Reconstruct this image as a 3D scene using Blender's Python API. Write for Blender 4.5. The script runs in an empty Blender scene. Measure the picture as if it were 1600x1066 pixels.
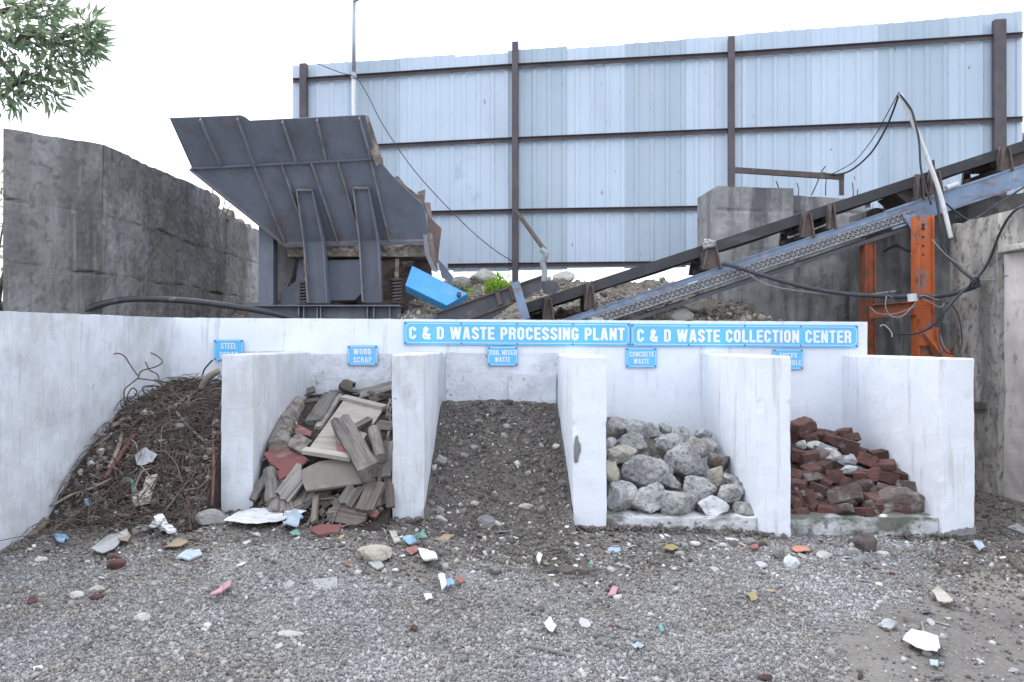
import bpy, bmesh, math, random
import numpy as np
from mathutils import Vector, Matrix, Euler, noise

random.seed(11)
rng = np.random.default_rng(5)
rad = math.radians
SC = bpy.context.scene
COL = SC.collection

# ---------------------------------------------------------------- camera, sky, sun, exposure
F = 1200.0                                   # focal length in pixels of a 1600 wide frame
CAM = Vector((0, 0, 1.6))
PITCH, YAW = math.atan(4 / F), math.atan(12 / F)
cd = bpy.data.cameras.new('camera')
cam = bpy.data.objects.new('camera', cd)
COL.objects.link(cam)
cam.location = CAM
cam.rotation_euler = (rad(90) + PITCH, 0, -YAW)
cd.sensor_width = 36.0
cd.lens = F / 1600 * 36
cd.clip_start = 0.05
cd.clip_end = 2000
SC.camera = cam
RCAM = cam.rotation_euler.to_matrix()

SUN_DIR = Vector((-0.45, 0.70, 0.95)).normalized()      # towards the sun: behind the fence, to the left
world = bpy.data.worlds.new('World')
SC.world = world
world.use_nodes = True
wn, wl = world.node_tree.nodes, world.node_tree.links
for n in list(wn):
    wn.remove(n)
w_out = wn.new('ShaderNodeOutputWorld')
w_bg = wn.new('ShaderNodeBackground')
w_bg.inputs['Strength'].default_value = 0.15
w_sky = wn.new('ShaderNodeTexSky')
w_sky.sky_type = 'NISHITA'
w_sky.sun_disc = False
w_sky.sun_elevation = math.asin(SUN_DIR.z)
w_sky.sun_rotation = math.atan2(SUN_DIR.x, SUN_DIR.y)
w_sky.dust_density = 3.0
w_mix = wn.new('ShaderNodeMix')
w_mix.data_type = 'RGBA'
w_mix.inputs[0].default_value = 0.8                      # bright cloud cover over the blue
w_mix.inputs[7].default_value = (9.6, 10.2, 11.4, 1)
wl.new(w_sky.outputs[0], w_mix.inputs[6])
wl.new(w_mix.outputs[2], w_bg.inputs['Color'])
wl.new(w_bg.outputs[0], w_out.inputs[0])

sd = bpy.data.lights.new('sun', 'SUN')
sd.energy = 0.9
sd.angle = rad(28)
sd.color = (1.0, 0.96, 0.9)
sun = bpy.data.objects.new('sun', sd)
COL.objects.link(sun)
sun.rotation_euler = (-SUN_DIR).to_track_quat('-Z', 'Y').to_euler()
sun.location = SUN_DIR * 60

vs = SC.view_settings
vs.view_transform = 'Standard'
vs.look = 'None'
vs.exposure = 0.56
vs.gamma = 1.0
SC.render.engine = 'CYCLES'
SC.cycles.max_bounces = 6
SC.cycles.diffuse_bounces = 4

# ---------------------------------------------------------------- measuring helpers
def ray(px, py):
    return RCAM @ Vector(((px - 800) / F, (533 - py) / F, -1))
def P(px, py, Y):
    """the place at depth Y seen at a spot of the 1600 x 1066 photograph"""
    d = ray(px, py)
    return CAM + d * (Y / d.y)
def hit(px, py, h, y0=3.0, y1=9.0):
    """where the sight line meets the ground or heap surface h(x, y)"""
    d = ray(px, py)
    prev = y0
    n = 160
    for i in range(1, n + 1):
        y = y0 + (y1 - y0) * i / n
        p = CAM + d * (y / d.y)
        if p.z < h(p.x, p.y):
            a, b = prev, y
            for _ in range(12):
                m = (a + b) / 2
                q = CAM + d * (m / d.y)
                if q.z < h(q.x, q.y): b = m
                else: a = m
            return CAM + d * (b / d.y)
        prev = y
    return CAM + d * (y1 / d.y)
def proj(p):
    q = RCAM.transposed() @ (Vector(p) - CAM)
    return 800 - F * q.x / q.z, 533 + F * q.y / q.z
def interp(t, pts):
    if t <= pts[0][0]: return pts[0][1]
    for (a, va), (b, vb) in zip(pts, pts[1:]):
        if t <= b: return va + (vb - va) * (t - a) / (b - a)
    return pts[-1][1]
def sstep(a, b, t):
    t = min(1, max(0, (t - a) / (b - a)))
    return t * t * (3 - 2 * t)
def ns(x, y, z=0.0, s=1.0):
    return noise.noise(Vector((x * s, y * s, z * s)))
def fbm(x, y, z=0.0, s=1.0, o=4):
    return sum(noise.noise(Vector((x * s * 2 ** k, y * s * 2 ** k, z * s * 2 ** k + 7.3 * k))) / 2 ** k for k in range(o))
U = random.uniform

# ---------------------------------------------------------------- materials
def mix(nt, fac, a, b, mode='MIX'):
    m = nt.nodes.new('ShaderNodeMix')
    m.data_type = 'RGBA'
    m.blend_type = mode
    for sock, v in ((m.inputs[0], fac), (m.inputs[6], a), (m.inputs[7], b)):
        if hasattr(v, 'links'): nt.links.new(v, sock)
        elif isinstance(v, (int, float)): sock.default_value = v
        else: sock.default_value = (*v[:3], 1)
    return m.outputs[2]
def ramp(nt, fac, lo, hi):
    r = nt.nodes.new('ShaderNodeMapRange')
    r.inputs[1].default_value = lo
    r.inputs[2].default_value = hi
    nt.links.new(fac, r.inputs[0])
    return r.outputs[0]
def tex(nt, vec, scale, detail=5.0, stretch=None, rough=0.55, off=0.0):
    if stretch or off:
        mp = nt.nodes.new('ShaderNodeMapping')
        if stretch: mp.inputs['Scale'].default_value = stretch
        mp.inputs['Location'].default_value = (off, off * 1.7, off * 0.6)
        nt.links.new(vec, mp.inputs[0])
        vec = mp.outputs[0]
    n = nt.nodes.new('ShaderNodeTexNoise')
    n.inputs['Scale'].default_value = scale
    n.inputs['Detail'].default_value = detail
    n.inputs['Roughness'].default_value = rough
    nt.links.new(vec, n.inputs['Vector'])
    return n.outputs[0]
def mat(name, c1, c2=None, scale=4.0, rough=0.8, layers=(), bump=0.0, bscale=30.0, bstretch=None, metal=0.0,
        island=0.0, perobj=0.0, spec=None, lo=0.35, hi=0.65, stretch=None, world_coords=False, translucent=0.0):
    """layers: (colour, noise scale, low, high, strength, stretch) stains laid over the base"""
    m = bpy.data.materials.new(name)
    m.use_nodes = True
    nt = m.node_tree
    b = nt.nodes['Principled BSDF']
    tc = nt.nodes.new('ShaderNodeTexCoord')
    oi = nt.nodes.new('ShaderNodeObjectInfo')
    add = nt.nodes.new('ShaderNodeVectorMath')
    add.operation = 'MULTIPLY_ADD'
    comb = nt.nodes.new('ShaderNodeCombineXYZ')
    for i in range(3): nt.links.new(oi.outputs['Random'], comb.inputs[i])
    nt.links.new(comb.outputs[0], add.inputs[0])
    add.inputs[1].default_value = (37.0, 53.0, 71.0)
    nt.links.new(tc.outputs['Object'], add.inputs[2])
    vec = add.outputs[0]
    col = mix(nt, ramp(nt, tex(nt, vec, scale, 6, stretch), lo, hi), c1, c2 or c1)
    for k, (lc, ls, a, z, st, sr) in enumerate(layers):
        f = ramp(nt, tex(nt, vec, ls, 6, sr, 0.62, 3.1 * (k + 1)), a - 0.045, z - 0.06)
        mm = nt.nodes.new('ShaderNodeMath')
        mm.operation = 'MULTIPLY'
        mm.inputs[1].default_value = st
        nt.links.new(f, mm.inputs[0])
        col = mix(nt, mm.outputs[0], col, lc)
    if island or perobj:
        hv = nt.nodes.new('ShaderNodeHueSaturation')
        g = nt.nodes.new('ShaderNodeNewGeometry')
        src = g.outputs['Random Per Island'] if island else oi.outputs['Random']
        r = nt.nodes.new('ShaderNodeMapRange')
        a = island or perobj
        r.inputs[3].default_value = 1 - a
        r.inputs[4].default_value = 1 + a
        nt.links.new(src, r.inputs[0])
        nt.links.new(r.outputs[0], hv.inputs['Value'])
        nt.links.new(col, hv.inputs['Color'])
        col = hv.outputs[0]
    nt.links.new(col, b.inputs['Base Color'])
    b.inputs['Roughness'].default_value = rough
    b.inputs['Metallic'].default_value = metal
    if spec is not None: b.inputs['Specular IOR Level'].default_value = spec
    if bump:
        bp = nt.nodes.new('ShaderNodeBump')
        bp.inputs['Strength'].default_value = min(1.0, bump)
        bp.inputs['Distance'].default_value = 0.02 * max(1.0, bump)
        nt.links.new(tex(nt, vec, bscale, 8, bstretch, 0.65), bp.inputs['Height'])
        nt.links.new(bp.outputs[0], b.inputs['Normal'])
    if translucent:
        tr = nt.nodes.new('ShaderNodeBsdfTranslucent')
        nt.links.new(col, tr.inputs[0])
        ms = nt.nodes.new('ShaderNodeMixShader')
        ms.inputs[0].default_value = translucent
        nt.links.new(b.outputs[0], ms.inputs[1])
        nt.links.new(tr.outputs[0], ms.inputs[2])
        nt.links.new(ms.outputs[0], nt.nodes['Material Output'].inputs[0])
    return m

M = {}
M['whitewash'] = mat('whitewash', (0.72, 0.75, 0.79), (0.65, 0.675, 0.715), 2.2, 0.85, [
    ((0.46, 0.46, 0.47), 1.0, 0.52, 0.72, 0.62, (1.5, 1.5, 0.8)),
    ((0.40, 0.40, 0.40), 3.2, 0.60, 0.76, 0.5, (1.0, 1.0, 0.8)),
    ((0.40, 0.39, 0.38), 7.0, 0.60, 0.76, 0.45, (3.0, 3.0, 0.35)),
    ((0.20, 0.19, 0.17), 14.0, 0.72, 0.78, 0.6, None),
    ((0.50, 0.48, 0.45), 2.6, 0.54, 0.72, 0.45, (1, 1, 0.3))], bump=0.5, bscale=9)
M['whitewash_rough'] = mat('whitewash_rough', (0.72, 0.75, 0.80), (0.60, 0.62, 0.66), 3.5, 0.9, [
    ((0.34, 0.33, 0.32), 3.0, 0.55, 0.76, 0.5, (1.0, 1.0, 1.4)),
    ((0.17, 0.16, 0.15), 14.0, 0.66, 0.76, 0.6, None)], bump=0.9, bscale=12)
M['whitewash_clean'] = mat('whitewash_clean', (0.79, 0.82, 0.87), (0.76, 0.79, 0.84), 1.8, 0.82, [
    ((0.58, 0.58, 0.60), 1.3, 0.60, 0.80, 0.4, (1.4, 1.4, 0.6)),
    ((0.42, 0.40, 0.38), 4.0, 0.61, 0.74, 0.45, (2.5, 2.5, 0.25)),
    ((0.52, 0.51, 0.50), 6.0, 0.64, 0.78, 0.35, None),
    ((0.25, 0.23, 0.21), 17.0, 0.74, 0.79, 0.5, None)], bump=0.35, bscale=10)
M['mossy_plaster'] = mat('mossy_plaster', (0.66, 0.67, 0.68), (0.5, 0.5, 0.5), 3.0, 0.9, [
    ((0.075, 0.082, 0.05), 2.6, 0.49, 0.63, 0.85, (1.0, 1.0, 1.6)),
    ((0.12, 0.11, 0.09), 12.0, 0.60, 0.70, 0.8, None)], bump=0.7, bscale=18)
M['old_concrete'] = mat('old_concrete', (0.25, 0.243, 0.235), (0.155, 0.15, 0.147), 1.6, 0.92, [
    ((0.33, 0.335, 0.335), 0.8, 0.55, 0.66, 0.85, (1, 1, 0.7)),
    ((0.065, 0.061, 0.058), 1.2, 0.52, 0.68, 0.7, (1.2, 1.2, 0.45)),
    ((0.34, 0.33, 0.31), 6.5, 0.62, 0.72, 0.45, (2.2, 2.2, 0.12)),
    ((0.07, 0.067, 0.065), 5.0, 0.62, 0.74, 0.4, (2.5, 2.5, 0.16)),
    ((0.26, 0.22, 0.17), 2.0, 0.60, 0.74, 0.45, (1.5, 1.5, 0.4)),
    ((0.30, 0.30, 0.30), 5.0, 0.60, 0.70, 0.3, (2.5, 2.5, 0.25)),
    ((0.07, 0.068, 0.065), 9.0, 0.58, 0.70, 0.5, None)], bump=1.0, bscale=9)
M['pier_concrete'] = mat('pier_concrete', (0.38, 0.375, 0.37), (0.26, 0.258, 0.255), 1.8, 0.92, [
    ((0.10, 0.10, 0.10), 1.7, 0.50, 0.66, 0.85, (2.0, 2.0, 0.35)),
    ((0.15, 0.15, 0.15), 6.0, 0.58, 0.70, 0.5, None),
    ((0.44, 0.43, 0.41), 1.7, 0.56, 0.70, 0.6, None)], bump=0.9, bscale=10)
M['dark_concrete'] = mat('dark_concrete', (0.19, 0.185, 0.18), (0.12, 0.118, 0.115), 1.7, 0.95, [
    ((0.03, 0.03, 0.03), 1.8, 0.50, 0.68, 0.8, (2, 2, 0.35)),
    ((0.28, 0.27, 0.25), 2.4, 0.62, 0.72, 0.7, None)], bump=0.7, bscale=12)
M['stained_wall'] = mat('stained_wall', (0.56, 0.53, 0.48), (0.42, 0.40, 0.365), 1.6, 0.92, [
    ((0.14, 0.135, 0.125), 1.1, 0.50, 0.68, 0.85, (1.0, 1.4, 0.35)),
    ((0.10, 0.095, 0.088), 12.0, 0.56, 0.68, 0.75, (1, 1, 0.7)),
    ((0.55, 0.52, 0.47), 2.7, 0.60, 0.74, 0.5, None)], bump=0.7, bscale=16)
M['pale_plaster'] = mat('pale_plaster', (0.66, 0.615, 0.575), (0.56, 0.525, 0.49), 1.5, 0.9, [
    ((0.28, 0.25, 0.23), 1.5, 0.56, 0.75, 0.5, (1, 1, 0.4)),
    ((0.16, 0.14, 0.13), 10.0, 0.64, 0.74, 0.6, (1, 1, 0.4))], bump=0.3, bscale=16)
M['hopper_steel'] = mat('hopper_steel', (0.185, 0.21, 0.262), (0.15, 0.172, 0.216), 2.5, 0.62, [
    ((0.15, 0.11, 0.09), 2.2, 0.60, 0.74, 0.55, None),
    ((0.22, 0.24, 0.28), 4.0, 0.57, 0.75, 0.4, (1, 1, 0.4)),
    ((0.155, 0.12, 0.10), 3.0, 0.58, 0.74, 0.5, (2.6, 2.6, 0.22)),
    ((0.10, 0.105, 0.12), 1.6, 0.54, 0.74, 0.4, None),
    ((0.12, 0.07, 0.05), 18.0, 0.70, 0.76, 0.7, None)], bump=0.12, bscale=20)
M['edge_steel'] = mat('edge_steel', (0.26, 0.27, 0.30), (0.19, 0.19, 0.21), 6, 0.6, [
    ((0.20, 0.13, 0.09), 7.0, 0.55, 0.7, 0.6, None)], bump=0.15)
M['rusty_steel'] = mat('rusty_steel', (0.12, 0.092, 0.082), (0.085, 0.068, 0.064), 7, 0.85, [
    ((0.19, 0.125, 0.092), 9.0, 0.58, 0.74, 0.6, None),
    ((0.22, 0.21, 0.20), 4.0, 0.60, 0.74, 0.5, None)], bump=0.4, bscale=40)
M['rail_steel'] = mat('rail_steel', (0.125, 0.105, 0.115), (0.085, 0.078, 0.088), 5, 0.75, [
    ((0.15, 0.095, 0.075), 6.0, 0.60, 0.74, 0.5, None)], bump=0.2, bscale=40)
M['red_rust'] = mat('red_rust', (0.20, 0.145, 0.13), (0.14, 0.11, 0.10), 3, 0.85, [
    ((0.34, 0.27, 0.22), 3.0, 0.56, 0.72, 0.6, None)], bump=0.3, bscale=30)
M['dusty_rubble_steel'] = mat('dusty_rubble_steel', (0.24, 0.20, 0.16), (0.12, 0.10, 0.09), 6, 0.95, [
    ((0.36, 0.33, 0.29), 9.0, 0.55, 0.7, 0.7, None)], bump=0.9, bscale=30)
for i, (a, b) in enumerate((((0.55, 0.645, 0.75), (0.515, 0.605, 0.71)), ((0.43, 0.52, 0.60), (0.395, 0.485, 0.56)), ((0.49, 0.58, 0.675), (0.45, 0.54, 0.63)))):
    M['sheet%d' % i] = mat('blue_grey_sheet_%d' % i, a, b, 1.2, 0.5, [
        ((0.34, 0.39, 0.45), 0.9, 0.60, 0.80, 0.35, (1.6, 1.6, 0.4)),
        ((0.30, 0.32, 0.36), 0.8, 0.72, 0.79, 0.4, None),
        ((0.14, 0.09, 0.08), 8.0, 0.72, 0.76, 0.7, (2, 2, 0.6)),
        ((0.58, 0.63, 0.70), 1.4, 0.55, 0.75, 0.3, (2, 2, 0.15))], bump=0.05, bscale=3)
M['blue_channel'] = mat('blue_channel', (0.20, 0.27, 0.38), (0.15, 0.20, 0.28), 4, 0.6, [
    ((0.16, 0.10, 0.08), 6.0, 0.58, 0.70, 0.7, (0.4, 1, 1)),
    ((0.36, 0.40, 0.46), 5.0, 0.60, 0.75, 0.5, None)], bump=0.2, bscale=30)
M['dark_channel'] = mat('dark_channel', (0.075, 0.08, 0.095), (0.055, 0.055, 0.062), 4, 0.6, [
    ((0.20, 0.17, 0.14), 7.0, 0.60, 0.74, 0.5, None)], bump=0.2, bscale=30)
M['galv_tray'] = mat('galv_tray', (0.36, 0.37, 0.38), (0.24, 0.245, 0.25), 9, 0.5, metal=0.4, bump=0.1)
M['belt'] = mat('belt_rubber', (0.035, 0.035, 0.04), (0.05, 0.05, 0.052), 4, 0.75, [
    ((0.12, 0.115, 0.11), 5.0, 0.62, 0.75, 0.4, (0.3, 1, 1))], bump=0.1)
M['orange'] = mat('orange_paint', (0.56, 0.14, 0.035), (0.42, 0.10, 0.03), 4, 0.6, [
    ((0.20, 0.19, 0.19), 5.0, 0.60, 0.66, 0.8, (1.5, 1.5, 0.5)),
    ((0.14, 0.05, 0.03), 7.0, 0.58, 0.72, 0.7, None)], bump=0.2, bscale=30)
M['orange_rust'] = mat('orange_rust', (0.34, 0.09, 0.035), (0.2, 0.065, 0.035), 6, 0.8, [
    ((0.09, 0.06, 0.05), 6.0, 0.55, 0.70, 0.8, None)], bump=0.3, bscale=30)
M['bright_blue'] = mat('bright_blue_paint', (0.075, 0.37, 0.76), (0.065, 0.33, 0.70), 3, 0.45, [((0.22, 0.36, 0.5), 4.0, 0.56, 0.74, 0.5, None),
    ((0.10, 0.20, 0.35), 12.0, 0.68, 0.74, 0.6, None)], bump=0.05)
M['sign_blue'] = mat('sign_blue', (0.13, 0.52, 0.88), (0.115, 0.49, 0.85), 3, 0.45, [((0.3, 0.5, 0.66), 3, 0.55, 0.8, 0.4, (1, 1, .5)), ((0.32, 0.40, 0.45), 9, 0.66, 0.78, 0.4, (2, 2, .4))])
M['sign_white'] = mat('sign_white', (0.82, 0.85, 0.88), (0.74, 0.79, 0.84), 9, 0.5)
M['screw'] = mat('screw_head', (0.12, 0.12, 0.14), None, 5, 0.5)
M['black_cable'] = mat('black_cable', (0.03, 0.032, 0.042), (0.045, 0.048, 0.06), 9, 0.5, [((0.2, 0.2, 0.2), 6, 0.68, 0.74, 0.5, None)])
M['grey_wire'] = mat('grey_wire', (0.30, 0.30, 0.31), (0.2, 0.2, 0.21), 9, 0.6)
M['pvc'] = mat('white_pvc', (0.66, 0.67, 0.68), (0.55, 0.55, 0.55), 7, 0.5, [((0.25, 0.24, 0.22), 8, 0.62, 0.74, 0.5, None)])
M['galv_pole'] = mat('galvanised_pole', (0.40, 0.42, 0.45), (0.34, 0.36, 0.38), 4, 0.45, metal=0.5)
M['spring'] = mat('spring_steel', (0.17, 0.15, 0.15), (0.10, 0.09, 0.09), 8, 0.55, metal=0.3)
M['soil'] = mat('soil', (0.165, 0.145, 0.127), (0.102, 0.09, 0.08), 5, 0.98, [
    ((0.17, 0.155, 0.14), 22.0, 0.54, 0.70, 0.7, None), ((0.06, 0.053, 0.047), 3, 0.55, 0.74, 0.5, None)], bump=1.5, bscale=38)
M['crumb'] = mat('soil_crumbs', (0.185, 0.164, 0.145), (0.118, 0.105, 0.094), 6, 0.98, island=0.5)
M['mound_soil'] = mat('mound_soil', (0.22, 0.19, 0.15), (0.13, 0.11, 0.09), 4, 0.98, [
    ((0.36, 0.33, 0.28), 12.0, 0.55, 0.7, 0.7, None)], bump=1.5, bscale=22)
M['gravel'] = mat('crushed_gravel', (0.345, 0.338, 0.335), (0.235, 0.229, 0.226), 2, 0.9, [((0.225, 0.20, 0.175), 1.1, 0.50, 0.70, 0.65, None), ((0.22, 0.185, 0.15), 9, 0.62, 0.74, 0.5, None)], island=0.52)
M['chip'] = mat('pale_chips', (0.50, 0.49, 0.47), (0.32, 0.31, 0.29), 3, 0.9, island=0.5)
M['stone'] = mat('grey_stone', (0.26, 0.255, 0.25), (0.18, 0.175, 0.17), 9, 0.92, [((0.36, 0.34, 0.31), 12, 0.55, 0.7, 0.5, None)], bump=0.5, bscale=40, perobj=0.35)
M['pale_stone'] = mat('pale_stone', (0.52, 0.50, 0.47), (0.40, 0.38, 0.35), 9, 0.92, [((0.22, 0.2, 0.18), 12, 0.6, 0.72, 0.5, None)], bump=0.4, bscale=40, perobj=0.25)
M['chunk'] = mat('broken_concrete', (0.45, 0.445, 0.435), (0.30, 0.30, 0.295), 7, 0.95, [
    ((0.52, 0.515, 0.50), 14.0, 0.54, 0.66, 0.75, None), ((0.10, 0.097, 0.093), 22.0, 0.58, 0.69, 0.75, None),
    ((0.26, 0.23, 0.19), 3.0, 0.58, 0.72, 0.5, None)], bump=1.3, bscale=38, perobj=0.16)
M['chunk_beige'] = mat('beige_concrete', (0.50, 0.46, 0.38), (0.38, 0.35, 0.29), 8, 0.95, [((0.24, 0.22, 0.2), 20, 0.6, 0.7, 0.6, None)], bump=0.9, bscale=34)
M['chunk_white'] = mat('whitewashed_concrete', (0.72, 0.74, 0.76), (0.36, 0.36, 0.36), 6, 0.9, [((0.3, 0.3, 0.29), 14, 0.58, 0.68, 0.7, None)], bump=0.8, bscale=34)
M['brick'] = mat('old_brick', (0.155, 0.074, 0.060), (0.09, 0.048, 0.042), 8, 0.95, [
    ((0.19, 0.092, 0.075), 14.0, 0.58, 0.72, 0.55, None), ((0.26, 0.23, 0.21), 7.0, 0.64, 0.76, 0.55, None), ((0.05, 0.03, 0.028), 6, 0.58, 0.72, 0.6, None)],
    bump=1.0, bscale=40, perobj=0.28)
M['brick_grey'] = mat('mortared_brick', (0.145, 0.112, 0.10), (0.10, 0.07, 0.063), 6, 0.95, [((0.32, 0.30, 0.28), 7, 0.55, 0.68, 0.7, None)], bump=1.0, bscale=34, perobj=0.2)
M['steel_rod'] = mat('rusty_rod', (0.115, 0.08, 0.064), (0.07, 0.052, 0.044), 14, 0.9, [((0.19, 0.15, 0.12), 9, 0.56, 0.72, 0.6, None)], bump=0.3, bscale=60, perobj=0.55)
M['steel_tangle'] = mat('rusty_tangle', (0.10, 0.073, 0.058), (0.062, 0.047, 0.04), 14, 0.9, [((0.20, 0.16, 0.13), 5, 0.58, 0.72, 0.6, None)], island=0.6)
M['rod_pale'] = mat('dusty_rod', (0.27, 0.23, 0.19), (0.17, 0.14, 0.115), 12, 0.9, bump=0.3, bscale=50, perobj=0.3)
M['heap_base'] = mat('dark_scrap_dirt', (0.045, 0.036, 0.032), (0.028, 0.024, 0.023), 8, 0.98, [((0.10, 0.07, 0.055), 18, 0.55, 0.7, 0.7, None)], bump=1.5, bscale=30)
M['red_angle'] = mat('rust_red_bar', (0.19, 0.085, 0.065), (0.13, 0.062, 0.05), 8, 0.85, [((0.26, 0.2, 0.16), 9, 0.6, 0.72, 0.5, None)], bump=0.3)
WG = (0.6, 9, 9)
M['wood_grey'] = mat('weathered_wood', (0.275, 0.25, 0.225), (0.185, 0.167, 0.15), 3, 0.92, [
    ((0.065, 0.056, 0.05), 3.0, 0.55, 0.70, 0.7, (0.45, 13, 13)), ((0.08, 0.07, 0.06), 2.0, 0.56, 0.70, 0.5, (0.8, 3, 3)), ((0.34, 0.32, 0.29), 2.5, 0.55, 0.72, 0.55, (0.8, 3, 3)), ((0.13, 0.12, 0.105), 6, 0.58, 0.72, 0.6, None)], stretch=WG, bump=0.4, bscale=12, bstretch=(0.3, 6, 6), perobj=0.35)
M['wood_brown'] = mat('brown_wood', (0.18, 0.148, 0.123), (0.115, 0.095, 0.08), 3, 0.92, [
    ((0.045, 0.038, 0.033), 3.0, 0.55, 0.70, 0.7, (0.45, 13, 13)), ((0.21, 0.185, 0.16), 4, 0.58, 0.72, 0.5, None)], stretch=WG, bump=0.4, bscale=12, bstretch=(0.3, 6, 6), perobj=0.35)
M['wood_pale'] = mat('pale_plywood', (0.42, 0.38, 0.335), (0.33, 0.30, 0.265), 2.5, 0.85, [
    ((0.26, 0.22, 0.18), 3.0, 0.56, 0.74, 0.55, (0.6, 4, 4)), ((0.2, 0.17, 0.14), 9, 0.64, 0.74, 0.5, None)], stretch=(0.5, 7, 7), bump=0.25, bscale=6, bstretch=(0.5, 10, 10))
M['board_drab'] = mat('drab_board', (0.285, 0.255, 0.215), (0.225, 0.205, 0.175), 2.5, 0.9, [((0.15, 0.13, 0.11), 3, 0.56, 0.74, 0.5, None), ((0.36, 0.33, 0.29), 10, 0.62, 0.75, 0.4, None)], bump=0.3, bscale=22)
M['wood_red'] = mat('red_painted_board', (0.245, 0.088, 0.08), (0.19, 0.07, 0.065), 3, 0.75, [((0.32, 0.25, 0.22), 5, 0.6, 0.72, 0.6, None), ((0.10, 0.06, 0.05), 8, 0.6, 0.72, 0.5, None)], bump=0.2, perobj=0.2)
M['bark'] = mat('bark', (0.34, 0.30, 0.27), (0.22, 0.19, 0.168), 9, 0.95, [((0.09, 0.075, 0.065), 10, 0.52, 0.66, 0.8, None), ((0.3, 0.22, 0.18), 5, 0.6, 0.72, 0.4, None)], bump=1.3, bscale=24)
M['trunk'] = mat('tree_bark', (0.12, 0.10, 0.08), (0.07, 0.06, 0.05), 9, 0.95, bump=1.0, bscale=20)
M['leaf'] = mat('leaf', (0.31, 0.38, 0.23), (0.21, 0.28, 0.19), 3, 0.4, island=0.5, translucent=0.6)
M['leaf_bright'] = mat('bright_leaf', (0.34, 0.52, 0.05), (0.22, 0.40, 0.05), 5, 0.5, island=0.4, translucent=0.45)
def flat(name, c, r=0.6, v=0.8, bump=0.2):
    c = tuple(.88 * k + .03 for k in c)
    M[name] = mat(name, c, tuple(k * v for k in c), 9, max(r, .5), [((0.26, 0.24, 0.22), 14, 0.56, 0.72, 0.45, None)], bump=bump, bscale=18)
flat('paper_white', (0.76, 0.77, 0.80)); flat('plastic_blue', (0.26, 0.46, 0.66), 0.35); flat('plastic_paleblue', (0.46, 0.56, 0.66), 0.4)
flat('plastic_green', (0.16, 0.34, 0.26), 0.35); flat('plastic_pink', (0.52, 0.25, 0.29), 0.35); flat('plastic_red', (0.34, 0.09, 0.08), 0.4)
flat('plastic_orange', (0.62, 0.24, 0.14), 0.4); flat('cardboard', (0.36, 0.27, 0.17), 0.9); flat('plastic_grey', (0.42, 0.43, 0.44), 0.45)
flat('tile_grey', (0.38, 0.39, 0.39), 0.8); flat('teal', (0.10, 0.38, 0.37), 0.5); flat('rag', (0.40, 0.43, 0.45), 0.95); flat('ochre', (0.36, 0.30, 0.10), 0.7)
flat('foam', (0.52, 0.48, 0.41), 0.9); flat('cream_render', (0.55, 0.47, 0.30), 0.9); flat('dark_glass', (0.04, 0.05, 0.06), 0.15); flat('hole_shade', (0.012, 0.012, 0.012), 0.9)

# ---------------------------------------------------------------- mesh helpers
LOC = {}
def link(o, parent, org):
    COL.objects.link(o)
    LOC[o.name] = Vector(org)
    if parent is not None:
        o.parent = parent
        o.location = Vector(org) - LOC[parent.name]
    else:
        o.location = org
    return o
def tag(o, label=None, cat=None, group=None, kind=None):
    if label: o['label'] = label
    if cat: o['category'] = cat
    if group: o['group'] = group
    if kind: o['kind'] = kind
    return o
def thing(name, loc, label, cat, group=None):
    o = bpy.data.objects.new(name, None)
    o.empty_display_size = 0.2
    link(o, None, Vector(loc))
    return tag(o, label, cat, group)

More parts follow.
